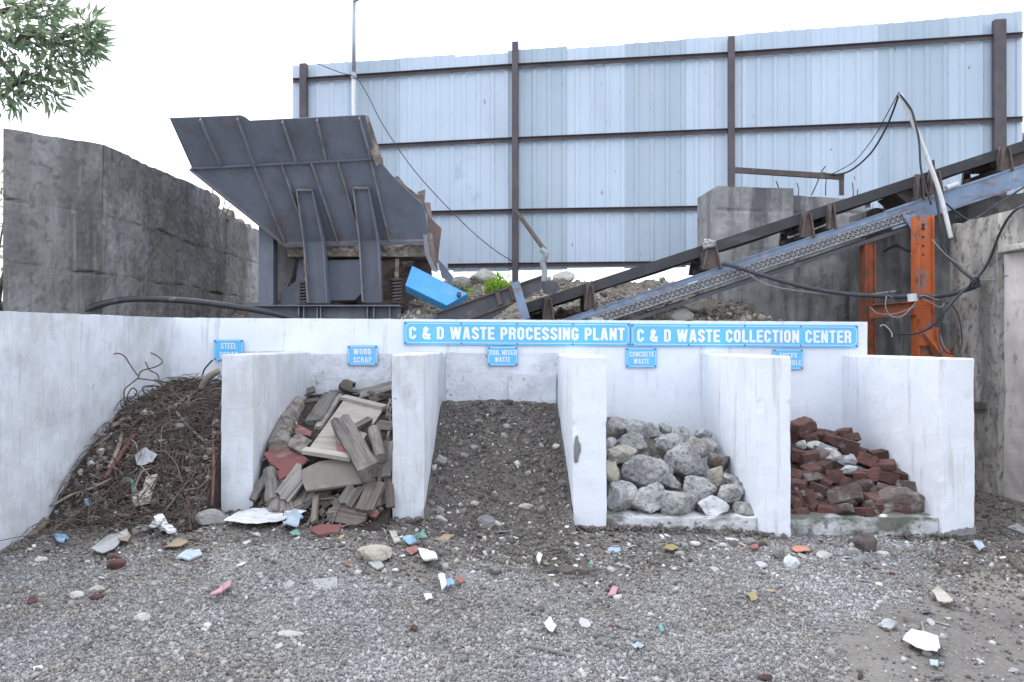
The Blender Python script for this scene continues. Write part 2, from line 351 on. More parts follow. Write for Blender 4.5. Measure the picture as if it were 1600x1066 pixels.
class MB:
    def __init__(self):
        self.v, self.f = [], []
    def add(self, vs, fs):
        n = len(self.v)
        self.v += [Vector(v) for v in vs]
        self.f += [[i + n for i in f] for f in fs]
        return self
    def box(self, c, s, rot=None):
        c = Vector(c)
        hx, hy, hz = s[0] / 2, s[1] / 2, s[2] / 2
        vs = [Vector((x, y, z)) for z in (-hz, hz) for y in (-hy, hy) for x in (-hx, hx)]
        if rot is not None: vs = [rot @ v for v in vs]
        return self.add([v + c for v in vs], [(0, 2, 3, 1), (4, 5, 7, 6), (0, 1, 5, 4), (2, 6, 7, 3), (0, 4, 6, 2), (1, 3, 7, 5)])
    def span(self, a, b):
        a, b = Vector(a), Vector(b)
        return self.box((a + b) / 2, [abs(k) for k in (b - a)])
    def bar(self, p, q, w, h, up=(0, 0, 1)):
        """bar from p to q: w across, h along up"""
        p, q = Vector(p), Vector(q)
        d = (q - p).normalized()
        up = Vector(up)
        s = d.cross(up).normalized()
        u = s.cross(d)
        vs = [o + s * a * w / 2 + u * b * h / 2 for o in (p, q) for a, b in ((-1, -1), (1, -1), (1, 1), (-1, 1))]
        return self.add(vs, [(0, 1, 2, 3), (7, 6, 5, 4), (0, 4, 5, 1), (1, 5, 6, 2), (2, 6, 7, 3), (3, 7, 4, 0)])
    def prism(self, pts, vec):
        pts = [Vector(p) for p in pts]
        vec = Vector(vec)
        n = len(pts)
        return self.add(pts + [p + vec for p in pts], [list(range(n))[::-1], list(range(n, 2 * n))] + [(i, (i + 1) % n, n + (i + 1) % n, n + i) for i in range(n)])
    def tube(self, pts, r, n=8, closed=False):
        pts = [Vector(p) for p in pts]
        rs = r if isinstance(r, (list, tuple)) else [r] * len(pts)
        base = len(self.v)
        prev = None
        for i, p in enumerate(pts):
            d = (pts[min(i + 1, len(pts) - 1)] - pts[max(i - 1, 0)]).normalized()
            if prev is None:
                a = d.cross(Vector((0.31, 0.2, 0.93)))
                if a.length < 0.05: a = d.cross(Vector((1, 0, 0)))
            else:
                a = prev - d * prev.dot(d)
            a.normalize()
            prev = a
            b = d.cross(a)
            for k in range(n):
                t = 2 * math.pi * k / n
                self.v.append(p + (a * math.cos(t) + b * math.sin(t)) * rs[i])
        for i in range(len(pts) - 1):
            for k in range(n):
                self.f.append([base + i * n + k, base + i * n + (k + 1) % n, base + (i + 1) * n + (k + 1) % n, base + (i + 1) * n + k])
        self.f.append([base + k for k in range(n)][::-1])
        self.f.append([base + (len(pts) - 1) * n + k for k in range(n)])
        return self
    def mesh(self, name, m, smooth=False):
        me = bpy.data.meshes.new(name)
        me.from_pydata([tuple(v) for v in self.v], [], self.f)
        me.materials.append(m)
        if smooth: me.polygons.foreach_set('use_smooth', [True] * len(me.polygons))
        me.update()
        return me
    def build(self, name, m, parent=None, smooth=False, bevel=0.0):
        xs, ys, zs = zip(*[tuple(v) for v in self.v])
        org = Vector(((min(xs) + max(xs)) / 2, (min(ys) + max(ys)) / 2, min(zs)))
        self.v = [v - org for v in self.v]
        me = self.mesh(name, m, smooth)
        if bevel:
            bm = bmesh.new()
            bm.from_mesh(me)
            bmesh.ops.recalc_face_normals(bm, faces=bm.faces)
            bmesh.ops.bevel(bm, geom=[e for e in bm.edges], offset=bevel, segments=1, affect='EDGES')
            bm.to_mesh(me)
            bm.free()
        o = bpy.data.objects.new(name, me)
        return link(o, parent, org)

def smooth_path(pts, k=6):
    """points of a curve through pts"""
    pts = [Vector(p) for p in pts]
    out = []
    for i in range(len(pts) - 1):
        p0, p1, p2, p3 = pts[max(i - 1, 0)], pts[i], pts[i + 1], pts[min(i + 2, len(pts) - 1)]
        for j in range(k):
            t = j / k
            out.append(0.5 * ((2 * p1) + (p2 - p0) * t + (2 * p0 - 5 * p1 + 4 * p2 - p3) * t * t + (3 * p1 - p0 - 3 * p2 + p3) * t ** 3))
    out.append(pts[-1])
    return out

def grid_wall(name, m, bottom, top, nu, nv, thick, disp, parent=None, ragged=None):
    """an upright slab whose seen face is a relief: bottom/top are functions u -> point, thick a vector to its back"""
    g = MB()
    th = Vector(thick)
    nrm = -th.normalized()
    for j in range(nv + 1):
        for i in range(nu + 1):
            u, v = i / nu, j / nv
            b, t = bottom(u), top(u)
            if ragged: t = t + Vector((0, 0, ragged(u)))
            p = b.lerp(t, v)
            g.v.append(p + nrm * disp(p, u, v))
    idx = lambda i, j: j * (nu + 1) + i
    for j in range(nv):
        for i in range(nu):
            g.f.append([idx(i, j), idx(i + 1, j), idx(i + 1, j + 1), idx(i, j + 1)])
    n0 = len(g.v)
    rim = [idx(i, 0) for i in range(nu)] + [idx(nu, j) for j in range(nv)] + [idx(i, nv) for i in range(nu, 0, -1)] + [idx(0, j) for j in range(nv, 0, -1)]
    for k in rim: g.v.append(g.v[k] + th)
    n = len(rim)
    for k in range(n): g.f.append([rim[(k + 1) % n], rim[k], n0 + k, n0 + (k + 1) % n])
    g.f.append([n0 + k for k in range(n)][::-1])
    return g.build(name, m, parent)

ICO = {}
def ico(sub):
    if sub not in ICO:
        bm = bmesh.new()
        bmesh.ops.create_icosphere(bm, subdivisions=sub, radius=1)
        ICO[sub] = ([v.co.copy() for v in bm.verts], [[v.index for v in f.verts] for f in bm.faces])
        bm.free()
    return ICO[sub]
def rock_shape(boxy=False, sub=3, rough=0.035, seed=0, dims=(1, 1, 1)):
    """broken stone: a ball cut by random planes; boxy keeps the six faces of a brick"""
    R = random.Random(seed)
    vs, fs = ico(sub)
    pl = []
    if boxy:
        for ax in range(3):
            for s in (-1, 1):
                n = Vector((0, 0, 0)); n[ax] = s
                n += Vector((R.uniform(-.07, .07), R.uniform(-.07, .07), R.uniform(-.07, .07)))
                pl.append((n.normalized(), dims[ax] * R.uniform(0.93, 1.0)))
        for _ in range(2):
            n = Vector([R.choice((-1, 1)) * R.uniform(.5, 1) for _ in range(3)]).normalized()
            sup = sum(abs(n[i]) * dims[i] for i in range(3))
            pl.append((n, sup * R.uniform(0.70, 0.97)))
    else:
        for _ in range(10):
            n = Vector((R.gauss(0, 1), R.gauss(0, 1), R.gauss(0, 1))).normalized()
            pl.append((n, R.uniform(0.55, 0.82)))
    out = []
    off = Vector((R.uniform(-50, 50), R.uniform(-50, 50), R.uniform(-50, 50)))
    for v in vs:
        r = 10.0 if boxy else 1.0
        for n, d in pl:
            c = v.dot(n)
            if c > 1e-4: r = min(r, d / c)
        r *= 1 + rough * (noise.noise(v * 3 + off) * 1.4 + noise.noise(v * 8 + off) + (0.7 * noise.noise(v * 17 + off) if sub > 2 else 0))
        out.append(v * r)
    return out, fs
def rock(name, m, pos, size, seed, rot=None, boxy=False, sub=3, rough=0.05, dims=(1, 1, 1)):
    vs, fs = rock_shape(boxy, sub, rough, seed, dims)
    vs = [Vector((v.x * size[0], v.y * size[1], v.z * size[2])) for v in vs]
    if rot is not None: vs = [rot @ v for v in vs]
    g = MB().add([v + Vector(pos) for v in vs], fs)
    return g.build(name, m)

# ---------------------------------------------------------------- ground
def gz(x, y):
    tilt = interp(x, [(-4.5, .17), (-3.5, .17), (-2.2, .19), (-0.8, .12), (0.7, .05), (2.2, 0.0), (3.8, -.03), (5.5, -.03)])
    return tilt * sstep(3.6, 6.0, y)
def gzn(x, y):
    return gz(x, y) + 0.018 * ns(x, y, 3, 1.3) + 0.012 * ns(x, y, 9, 5) + 0.006 * ns(x, y, 1, 17)
def mud_amount(x, y):
    """bare wet mud instead of gravel: right foreground and the foot of the bays"""
    right = sstep(-0.05, 0.45, (x - 1.2) - (y - 3.6) * 0.85 + 0.45 * ns(x, y, 2, 0.9) + 0.25 * ns(x, y, 7, 3))
    foot = sstep(0.15, 0.9, (y - 4.9) * 0.8 + 0.45 * ns(x, y, 5, 0.8) + 0.3 * ns(x, y, 8, 3) + 0.2 * sstep(-1.5, -2.5, x) - 0.75 * sstep(0.9, 2.0, x) * (1 - sstep(3.2, 4.0, x)))
    fan = sstep(0.1, 0.8, (y - 4.4) * 0.9 + 0.5 * ns(x, y, 4, 1.1) + 0.3 * ns(x, y, 8, 3) - 0.9 * max(0, abs(x + 0.1) - 0.8))
    return max(right, foot, fan)

def build_ground():
    def axis(a, b, n, far):
        core = np.linspace(a, b, n)
        out = np.array([1, 2, 4, 8, 16, 32, 64, 128, far])
        return np.concatenate([(a - out)[::-1], core, b + out])
    xs, ys = axis(-5.5, 6.5, 260, 700), axis(1.5, 9.0, 180, 700)
    vs, amt = [], []
    for y in ys:
        for x in xs:
            inside = -5.6 < x < 6.6 and 1.4 < y < 9.1
            vs.append((x, y, gzn(x, y) if inside else gz(x, y) - (0.02 if y > 9.1 else 0)))
            amt.append(mud_amount(x, y) if inside else 1.0)
    nx, ny = len(xs), len(ys)
    fs = [(j * nx + i, j * nx + i + 1, (j + 1) * nx + i + 1, (j + 1) * nx + i) for j in range(ny - 1) for i in range(nx - 1)]
    me = bpy.data.meshes.new('ground')
    me.from_pydata(vs, [], fs)
    at = me.attributes.new('mud', 'FLOAT', 'POINT')
    at.data.foreach_set('value', amt)
    me.polygons.foreach_set('use_smooth', [True] * len(me.polygons))
    m = bpy.data.materials.new('gravel_and_mud')
    m.use_nodes = True
    nt = m.node_tree
    b = nt.nodes['Principled BSDF']
    tc = nt.nodes.new('ShaderNodeTexCoord')
    v = tc.outputs['Object']
    vor = nt.nodes.new('ShaderNodeTexVoronoi')
    vor.inputs['Scale'].default_value = 75
    nt.links.new(v, vor.inputs['Vector'])
    bw = nt.nodes.new('ShaderNodeRGBToBW')
    nt.links.new(vor.outputs['Color'], bw.inputs[0])
    grav = mix(nt, ramp(nt, bw.outputs[0], 0.15, 0.85), (0.15, 0.15, 0.155), (0.37, 0.37, 0.385))
    grav = mix(nt, ramp(nt, tex(nt, v, 1.5, 5), 0.35, 0.7), grav, (0.21, 0.19, 0.168))
    mudc = mix(nt, ramp(nt, tex(nt, v, 2.2, 7), 0.35, 0.65), (0.20, 0.185, 0.168), (0.115, 0.105, 0.096))
    mudc = mix(nt, ramp(nt, tex(nt, v, 46, 5), 0.55, 0.68), mudc, (0.24, 0.225, 0.205))
    mudc = mix(nt, ramp(nt, tex(nt, v, 0.9, 5), 0.52, 0.62), mudc, (0.225, 0.21, 0.185))
    an = nt.nodes.new('ShaderNodeAttribute')
    an.attribute_name = 'mud'
    edge = nt.nodes.new('ShaderNodeMath')
    edge.operation = 'ADD'
    nt.links.new(an.outputs['Fac'], edge.inputs[0])
    nt.links.new(ramp(nt, tex(nt, v, 9, 6), 0.2, 1.9), edge.inputs[1])
    col = mix(nt, ramp(nt, edge.outputs[0], 0.45, 0.85), grav, mudc)
    nt.links.new(col, b.inputs['Base Color'])
    b.inputs['Roughness'].default_value = 0.88
    bp = nt.nodes.new('ShaderNodeBump')
    bp.inputs['Distance'].default_value = 0.012
    bp.inputs['Strength'].default_value = 0.9
    hgt = mix(nt, 0.5, vor.outputs['Distance'], tex(nt, v, 60, 7))
    nt.links.new(hgt, bp.inputs['Height'])
    nt.links.new(bp.outputs[0], b.inputs['Normal'])
    me.materials.append(m)
    o = bpy.data.objects.new('ground', me)
    link(o, None, (0, 0, 0))
    tag(o, 'grey gravel and muddy ground in front of the white bays', 'ground', kind='structure')
build_ground()

def scatter(name, m, n, sample, size, label, cat, squash=0.75):
    """many small angular stones in one mesh; nobody could count them"""
    corners = np.array([[x, y, z] for z in (-1, 1) for y in (-1, 1) for x in (-1, 1)], float)
    quads = np.array([(0, 2, 3, 1), (4, 5, 7, 6), (0, 1, 5, 4), (2, 6, 7, 3), (0, 4, 6, 2), (1, 3, 7, 5)])
    pts = np.array(sample(n))
    n = len(pts)
    s = size(n)
    v = corners[None] * (0.62 + 0.38 * rng.random((n, 8, 3)))
    v *= s[:, None, None] * 0.5 * np.array([1, 1, squash])[None, None] * (0.55 + 0.9 * rng.random((n, 1, 3)))
    q = rng.normal(size=(n, 4))
    q /= np.linalg.norm(q, axis=1)[:, None]
    w, x, y, z = q.T
    Rm = np.stack([1 - 2 * (y * y + z * z), 2 * (x * y - z * w), 2 * (x * z + y * w), 2 * (x * y + z * w), 1 - 2 * (x * x + z * z), 2 * (y * z - x * w),
                   2 * (x * z - y * w), 2 * (y * z + x * w), 1 - 2 * (x * x + y * y)], 1).reshape(n, 3, 3)
    v = np.einsum('nij,nkj->nki', Rm, v) + pts[:, None, :]
    v[:, :, 2] += (s * 0.22)[:, None]
    fs = (quads[None] + (np.arange(n) * 8)[:, None, None]).reshape(-1, 4)
    me = bpy.data.meshes.new(name)
    me.vertices.add(n * 8)
    me.vertices.foreach_set('co', v.reshape(-1).astype(np.float32))
    me.loops.add(n * 24)
    me.loops.foreach_set('vertex_index', fs.reshape(-1).astype(np.int32))
    me.polygons.add(n * 6)
    me.polygons.foreach_set('loop_start', np.arange(0, n * 24, 4, dtype=np.int32))
    me.update(calc_edges=True)
    me.materials.append(m)
    o = bpy.data.objects.new(name, me)
    link(o, None, (0, 0, 0))
    return tag(o, label, cat, kind='stuff')

def ground_pts(keep):
    def f(n):
        out = []
        while len(out) < n:
            y = 3.0 + 3.6 * random.random() ** 1.25
            x = U(-0.70, 0.70) * y + 0.04
            if x < -3.5 or x > 5.2: continue
            if random.random() > keep(x, y): continue
            out.append((x, y, gzn(x, y)))
        return out
    return f
scatter('gravel', M['gravel'], 175000, ground_pts(lambda x, y: max(0.03, 1 - 0.97 * mud_amount(x, y))),
        lambda n: np.clip(0.0068 * np.exp(rng.normal(0, 0.52, n)), 0.0028, 0.03), 'loose crushed grey gravel covering the yard', 'gravel')
scatter('gravel_chips', M['chip'], 1900, ground_pts(lambda x, y: 0.25 + 0.75 * sstep(4.2, 5.8, y)),
        lambda n: np.clip(0.014 * np.exp(rng.normal(0, 0.5, n)), 0.006, 0.05), 'pale stone and tile chips strewn over the gravel', 'stone chips', 0.45)
scatter('soil_crumbs', M['crumb'], 15000, ground_pts(lambda x, y: mud_amount(x, y) ** 0.7 * (0.06 + 0.94 * sstep(4.4, 5.6, y))),
        lambda n: np.clip(0.010 * np.exp(rng.normal(0, 0.5, n)), 0.004, 0.045), 'dark crumbs of soil along the foot of the bays', 'soil crumbs')

# ---------------------------------------------------------------- white bays
YF, YB = 6.38, 8.23
PX = lambda px, Y: (px - 788) / F * Y
def wall_disp(amp, s=1.0, seed=0):
    return lambda p, u, v: amp * (0.6 * ns(p.x + seed, p.z, p.y, 1.3 * s) + 0.4 * ns(p.x + seed, p.z, p.y, 5 * s))
XL, XR = PX(270, YB), PX(1358, YB)
wtop = lambda u: P(270, 496.5, YB).z + (P(1358, 503, YB).z - P(270, 496.5, YB).z) * u
back = thing('white_wall', ((XL + XR) / 2, YB, 0), 'long whitewashed back wall carrying the blue signs', 'wall')
grid_wall('wall_face', M['whitewash_clean'], lambda u: Vector((XL + (XR - XL) * u, YB, -0.3)), lambda u: Vector((XL + (XR - XL) * u, YB, wtop(u))),
          160, 40, (0, 0.25, 0), wall_disp(0.010), back, ragged=lambda u: 0.006 * ns(u * 60, 1))
def course(px0, px1, ztop, seed, m='whitewash_rough', th=0.03):
    x0, x1 = PX(px0, YB), PX(px1, YB)
    Y = YB - th
    grid_wall('lower_course', M[m], lambda u: Vector((x0 + (x1 - x0) * u, Y, -0.2)), lambda u: Vector((x0 + (x1 - x0) * u, Y, ztop)),
              60, 40, (0, th - 0.012, 0), lambda p, u, v: 0.007 * ns(p.x + seed, p.z, 0, 3) + 0.004 * ns(p.x + seed, p.z, 0, 11), back, ragged=lambda u: 0.012 * ns(u * 9, seed))
course(345, 478, 1.52, 1)
course(482, 612, 1.49, 3)
course(697, 872, 1.50, 5)
x0, x1 = PX(795, YB), PX(868, YB)                      # a proud plastered block low in the soil bay
grid_wall('plaster_block', M['whitewash_rough'], lambda u: Vector((x0 + (x1 - x0) * u, YB - 0.07, 0.8)), lambda u: Vector((x0 + (x1 - x0) * u, YB - 0.07, 1.27)),
          30, 24, (0, 0.032, 0), lambda p, u, v: 0.012 * ns(p.x, p.z, 4, 7), back, ragged=lambda u: 0.02 * ns(u * 5, 2))

# left side wall, runs towards the viewer
XW = PX(270, YB)
ltop = lambda y: interp(y, [(3.0, 1.80), (5.4, 1.828), (8.23, 1.876)])
lw = grid_wall('white_wall', M['whitewash'], lambda u: Vector((XW, 2.6 + (YB + 0.25 - 2.6) * u, -0.1)), lambda u: Vector((XW, 2.6 + (YB + 0.25 - 2.6) * u, ltop(2.6 + (YB + .25 - 2.6) * u))),
               150, 50, (-0.26, 0, 0), lambda p, u, v: 0.016 * ns(p.y, p.z, 3, 1.2) + 0.006 * ns(p.y, p.z, 8, 6), ragged=lambda u: 0.008 * ns(u * 50, 4))
tag(lw, 'tall whitewashed side wall with grey stains, left of the steel scrap heap', 'wall')

# dividers
DIV = [(347, 397, 556, 'stained white divider wall between the steel scrap and the wood scrap', 'whitewash', 1),
       (613, 663, 556, 'white divider wall between the wood scrap and the soil heap', 'whitewash', 2),
       (895, 948, 559, 'white divider wall with a dark chipped patch, between soil and concrete rubble', 'whitewash_clean', 3),
       (1187, 1237, 559, 'clean white divider wall between the concrete rubble and the bricks', 'whitewash_clean', 4),
       (1475, 1527, 562, 'end divider wall of whitewash with a stained foot, right of the bricks', 'whitewash_clean', 5)]
DX = []
for a, b, ty, lab, mt, k in DIV:
    xa, xb = PX(a, YF), PX(b, YF)
    zt = P(a, ty, YF).z
    DX.append((xa, xb))
    g = MB()
    n, nz = 26, 34
    # ring of points round the plan outline, lifted in courses, slightly uneven as hand plaster is
    ring = [(xa + (xb - xa) * t / 5, YF) for t in range(5)] + [(xb, YF + (YB - YF - .005) * t / n) for t in range(n)] + [(xb - (xb - xa) * t / 5, YB - .005) for t in range(5)] + [(xa, YB - .005 - (YB - YF - .005) * t / n) for t in range(n)]
    cx, cy = (xa + xb) / 2, (YF + YB) / 2
    for j in range(nz + 1):
        z = -0.12 + (zt + 0.12) * j / nz
        for x, y in ring:
            s = 0.008 * ns(x * 2 + k * 9, y * 2, z * 2) + 0.004 * ns(x * 7, y * 7 + k, z * 7)
            edge = 0.004 if (abs(abs(x - cx) - (xb - xa) / 2) < 1e-6 and abs(y - YF) < 1e-6) else 0
            s -= edge * (0.6 + 0.8 * abs(ns(z * 9, k)) + 7.0 * max(0, ns(z * 6, k + x, 3) - 0.38))
            g.v.append(Vector((x + s * (1 if x > cx else -1), y + s * (1 if y > cy else -1), z)))
    m_ = len(ring)
    for j in range(nz):
        for i in range(m_):
            g.f.append([j * m_ + i, j * m_ + (i + 1) % m_, (j + 1) * m_ + (i + 1) % m_, (j + 1) * m_ + i])
    top0 = len(g.v)
    for x, y in ring: g.v.append(Vector((cx + (x - cx) * 0.94, cy + (y - cy) * 0.992, zt + 0.012 + 0.004 * ns(x * 8, y * 8))))
    for i in range(m_): g.f.append([nz * m_ + i, nz * m_ + (i + 1) % m_, top0 + (i + 1) % m_, top0 + i])
    g.f.append([top0 + i for i in range(m_)])
    o = g.build('divider_wall', M[mt])
    tag(o, lab, 'divider wall', 'divider walls between the waste bays')
    if k == 3:       # chipped plaster
        out = [(899, 683), (903, 680), (904, 690), (907, 694), (908, 704), (905, 712), (903, 722), (898, 724), (897, 715), (896.6, 700)]
        q = [P(x, y, YF - 0.013) for x, y in out]
        q = [Vector((max(v.x, xa + 0.006), v.y, v.z)) for v in q]
        MB().prism(q, (0, 0.008, 0)).build('chipped_patch', M['old_concrete'], o)
    if k == 5:       # cement smear at the foot
        g = MB()
        pts = [(1478, 838), (1479, 832), (1484, 831), (1489, 828), (1495, 829), (1500, 826), (1506, 827), (1511, 824), (1518, 826), (1525, 823), (1525, 838)]
        g.prism([P(x, y, YF - 0.012) for x, y in pts], (0, 0.006, 0)).build('cement_smear', M['pier_concrete'], o)

# raised floor slabs of the two right bays
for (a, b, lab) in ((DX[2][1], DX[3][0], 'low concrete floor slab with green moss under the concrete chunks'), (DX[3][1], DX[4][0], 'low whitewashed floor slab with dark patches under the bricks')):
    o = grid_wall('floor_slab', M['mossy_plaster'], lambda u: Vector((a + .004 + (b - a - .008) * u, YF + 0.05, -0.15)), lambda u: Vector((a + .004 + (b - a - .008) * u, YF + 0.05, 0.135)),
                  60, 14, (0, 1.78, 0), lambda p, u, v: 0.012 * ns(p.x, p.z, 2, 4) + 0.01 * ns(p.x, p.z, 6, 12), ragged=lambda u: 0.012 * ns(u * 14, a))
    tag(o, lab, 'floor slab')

def foot_pts(n):
    out = []
    while len(out) < n:
        k = random.random()
        if k < .45:
            a, b = random.choice(DX)
            x, y = U(a - .08, b + .05), YF - abs(random.gauss(0, .06)) - .01
        elif k < .8:
            x, y = random.choice((U(DX[2][1], DX[3][0]), U(DX[3][1], DX[4][0]))), YF + .03 - abs(random.gauss(0, .06))
        else:
            y = U(4.5, 6.0); x = XW + .01 + abs(random.gauss(0, .06))
        if ns(x, y, 6, 2.3) < U(-.3, .35): continue
        out.append((x, y, gzn(x, y) + max(0, .03 - abs(y - YF) * .3)))
    return out
def side_yard(n):
    return [(x, y, gzn(x, y) if y < 9 else gz(x, y)) for x, y in ((U(3.96, 5.28), U(6.3, 9.3)) for _ in range(n))]
scatter('yard_crumbs', M['crumb'], 2600, side_yard, lambda n: np.clip(0.010 * np.exp(rng.normal(0, 0.7, n)), 0.003, 0.07), 'dirt and small rubble along the foot of the right side wall', 'dirt')
scatter('foot_dirt', M['crumb'], 2200, foot_pts, lambda n: np.clip(0.0095 * np.exp(rng.normal(0, 0.6, n)), 0.004, 0.06), 'dark dirt crumbs kicked up against the feet of the white walls', 'dirt')

# ---------------------------------------------------------------- signs
def glyphs():
    """bold condensed capitals: per letter (width, strokes); a stroke is a centre line, ('p', a, b) a slanted bar with level ends"""
    c, l, r, lo, hi = .11, .105, .405, .085, .915
    rnd = [(l + c, hi), (l, hi - c), (l, lo + c), (l + c, lo), (r - c, lo), (r, lo + c)]
    stem = [(l, 0), (l, 1)]
    bowl = lambda y0, y1: [(l + .1, y1), (r - c, y1), (r, y1 - c), (r, y0 + c), (r - c, y0), (l + .1, y0)]
    bar = lambda y, x=.47: [(l + .1, y), (x, y)]
    ring = [(.25, hi), (l + c, hi), (l, hi - c), (l, lo + c), (l + c, lo), (r - c, lo), (r, lo + c), (r, hi - c), (r - c, hi), (.25, hi)]
    return {
        'C': (.51, [[(r, .66), (r, hi - c), (r - c, hi)] + rnd + [(r, .34)]]),
        'G': (.51, [[(r, .68), (r, hi - c), (r - c, hi)] + rnd + [(r, .40)], [(.27, .43), (.505, .43)]]),
        'O': (.51, [ring]),
        'D': (.51, [stem, [(l + .1, hi), (r - c, hi), (r, hi - c), (r, lo + c), (r - c, lo), (l + .1, lo)]]),
        'P': (.50, [stem, bowl(.44, hi)]),
        'R': (.51, [stem, bowl(.48, hi), [(r - .08, .47), (r, .36), (r, 0)]]),
        'B': (.51, [stem, bowl(.52, hi), bowl(lo, .46)]),
        'E': (.46, [stem, bar(hi), bar(lo), bar(.5, .43)]),
        'L': (.44, [stem, bar(lo, .45)]),
        'I': (.21, [stem]),
        'T': (.46, [[(0, hi), (.46, hi)], [(.23, 0), (.23, .83)]]),
        'U': (.51, [[(l, 1), (l, lo + c), (l + c, lo), (r - c, lo), (r, lo + c), (r, 1)]]),
        'S': (.50, [[(r, .69), (r, hi - c), (r - c, hi), (l + c, hi), (l, hi - c), (l, .66), (l + .08, .56), (r - .08, .44), (r, .34), (r, lo + c), (r - c, lo), (l + c, lo), (l, lo + c), (l, .31)]]),
        'A': (.55, [('p', (.10, 0), (.245, 1)), ('p', (.45, 0), (.305, 1)), [(.17, .26), (.38, .26)]]),
        'W': (.80, [('p', (.10, 1), (.225, 0)), ('p', (.40, 1), (.255, 0)), ('p', (.40, 1), (.545, 0)), ('p', (.70, 1), (.575, 0))]),
        'N': (.53, [stem, [(.425, 0), (.425, 1)], ('p', (l, 1), (.425, 0))]),
        'M': (.66, [stem, [(.555, 0), (.555, 1)], ('p', (l, 1), (.33, .18)), ('p', (.555, 1), (.33, .18))]),
        'X': (.54, [('p', (.10, 1), (.44, 0)), ('p', (.44, 1), (.10, 0))]),
        'K': (.54, [stem, ('p', (.19, .42), (.43, 1)), ('p', (.25, .60), (.44, 0))]),
        '&': (.60, [[(.53, 0), (.16, .62), (.16, .82), (.25, .915), (.36, .82), (.36, .70)], [(.35, .73), (.11, .40), (.11, .19), (.21, .085), (.35, .085), (.53, .44)]]),
        ' ': (.25, [])}
GLYPH = glyphs()
def lettering(txt, x0, x1, zlo, zhi, Y, parent, slope=0.0, bold=0.19):
    total = sum(GLYPH[ch][0] for ch in txt) + .075 * (len(txt) - 1)
    sx, sz = (x1 - x0) / total, zhi - zlo
    g = MB()
    x = 0.0
    n = 0
    def put(pts2, dy):
        b = len(g.v)
        for u, v in pts2:
            X = x0 + (x + u) * sx
            g.v.append(Vector((X, Y - dy, zlo + v * sz + slope * (X - x0))))
        return b
    for ch in txt:
        w, strokes = GLYPH[ch]
        for s in strokes:
            n += 1
            dy = .0003 * (n % 7)
            h = bold / 2
            if s[0] == 'p':
                (ax, ay), (bx, by) = s[1], s[2]
                b = put([(ax - h, ay), (ax + h, ay), (bx + h, by), (bx - h, by)], dy)
                g.f.append([b, b + 1, b + 2, b + 3])
                continue
            pts = [Vector(p) for p in s]
            L, R_ = [], []
            for i, p in enumerate(pts):
                d0 = (p - pts[i - 1]).normalized() if i else (pts[1] - p).normalized()
                d1 = (pts[i + 1] - p).normalized() if i < len(pts) - 1 else d0
                if s[0] == s[-1] and i in (0, len(pts) - 1): d0 = d1 = Vector((-1, 0))
                m = (d0 + d1).normalized()
                nn = Vector((-m.y, m.x))
                k = h / max(.5, m.dot(d1))
                L.append(p + nn * k)
                R_.append(p - nn * k)
            b = put(L + R_, dy)
            q = len(pts)
            for i in range(q - 1): g.f.append([b + i, b + i + 1, b + q + i + 1, b + q + i])
        x += w + .075
    return g.build('lettering', M['sign_white'], parent)
def sign(px0, py0, px1, py1, lines, label, Y, border=True, slope=0.0, long=False):
    a, b = P(px0, py0, Y), P(px1, py1, Y)
    x0, x1, zt, zb = a.x, b.x, a.z, b.z
    c = Vector(((x0 + x1) / 2, Y, zb))
    t = thing('sign_board', c, label, 'sign', 'blue signs on the back wall')
    sk = lambda x: slope * (x - x0)
    g = MB().prism([(x0, Y, zb), (x1, Y, zb + sk(x1)), (x1, Y, zt + sk(x1)), (x0, Y, zt)], (0, 0.014, 0))
    g.build('plate', M['sign_blue'], t)
    i, w, yy = (0.022, 0.005, Y - 0.003) if long else (0.012, 0.004, Y - 0.003)
    k = 0.03 if long else 0.0
    g = MB()
    def seg(p, q):
        g.bar((p[0], yy, p[1] + sk(p[0])), (q[0], yy, q[1] + sk(q[0])), w, 0.003, (0, 1, 0))
    X0, X1, Z0, Z1 = x0 + i, x1 - i, zb + i, zt - i
    if long:
        seg((X0 + k, Z0), (X1 - k, Z0)); seg((X0 + k, Z1), (X1 - k, Z1)); seg((X0, Z0 + k), (X0, Z1 - k)); seg((X1, Z0 + k), (X1, Z1 - k))
        seg((X0, Z0 + k), (X0 + k, Z0)); seg((X1 - k, Z0), (X1, Z0 + k)); seg((X0, Z1 - k), (X0 + k, Z1)); seg((X1 - k, Z1), (X1, Z1 - k))
    else:
        seg((X0, Z0), (X1, Z0)); seg((X0, Z1), (X1, Z1)); seg((X0, Z0), (X0, Z1)); seg((X1, Z0), (X1, Z1))
    g.build('border_line', M['sign_white'], t)
    xs = [x0 + 0.016 + (x1 - x0 - 0.032) * q / (4 if long else 1) for q in range(5 if long else 2)]
    for x in xs:
        for z in (zb + 0.016, zt - 0.016):
            MB().tube([(x, Y - 0.009, z + sk(x)), (x, Y - 0.001, z + sk(x))], 0.009, 8).build('screw', M['screw'], t)
    for txt, lx0, ly0, lx1, ly1 in lines:
        p, q = P(lx0, ly0, Y), P(lx1, ly1, Y)
        lettering(txt, p.x, q.x, q.z, p.z, Y - 0.004, t, slope, 0.19 if long else 0.16)
YS, YC = YB - 0.028, YB - 0.058
sl = -0.0062
sign(631, 502.5, 984.5, 538.5, [('C & D WASTE PROCESSING PLANT', 639, 510.5, 976, 530)], 'long blue sign reading waste processing plant, the left of the two', YS, slope=sl, long=True)
sign(985.5, 506, 1341, 541, [('C & D WASTE COLLECTION CENTER', 995, 514.5, 1330, 534)], 'long blue sign reading waste collection center, the right of the two', YS, slope=sl, long=True)
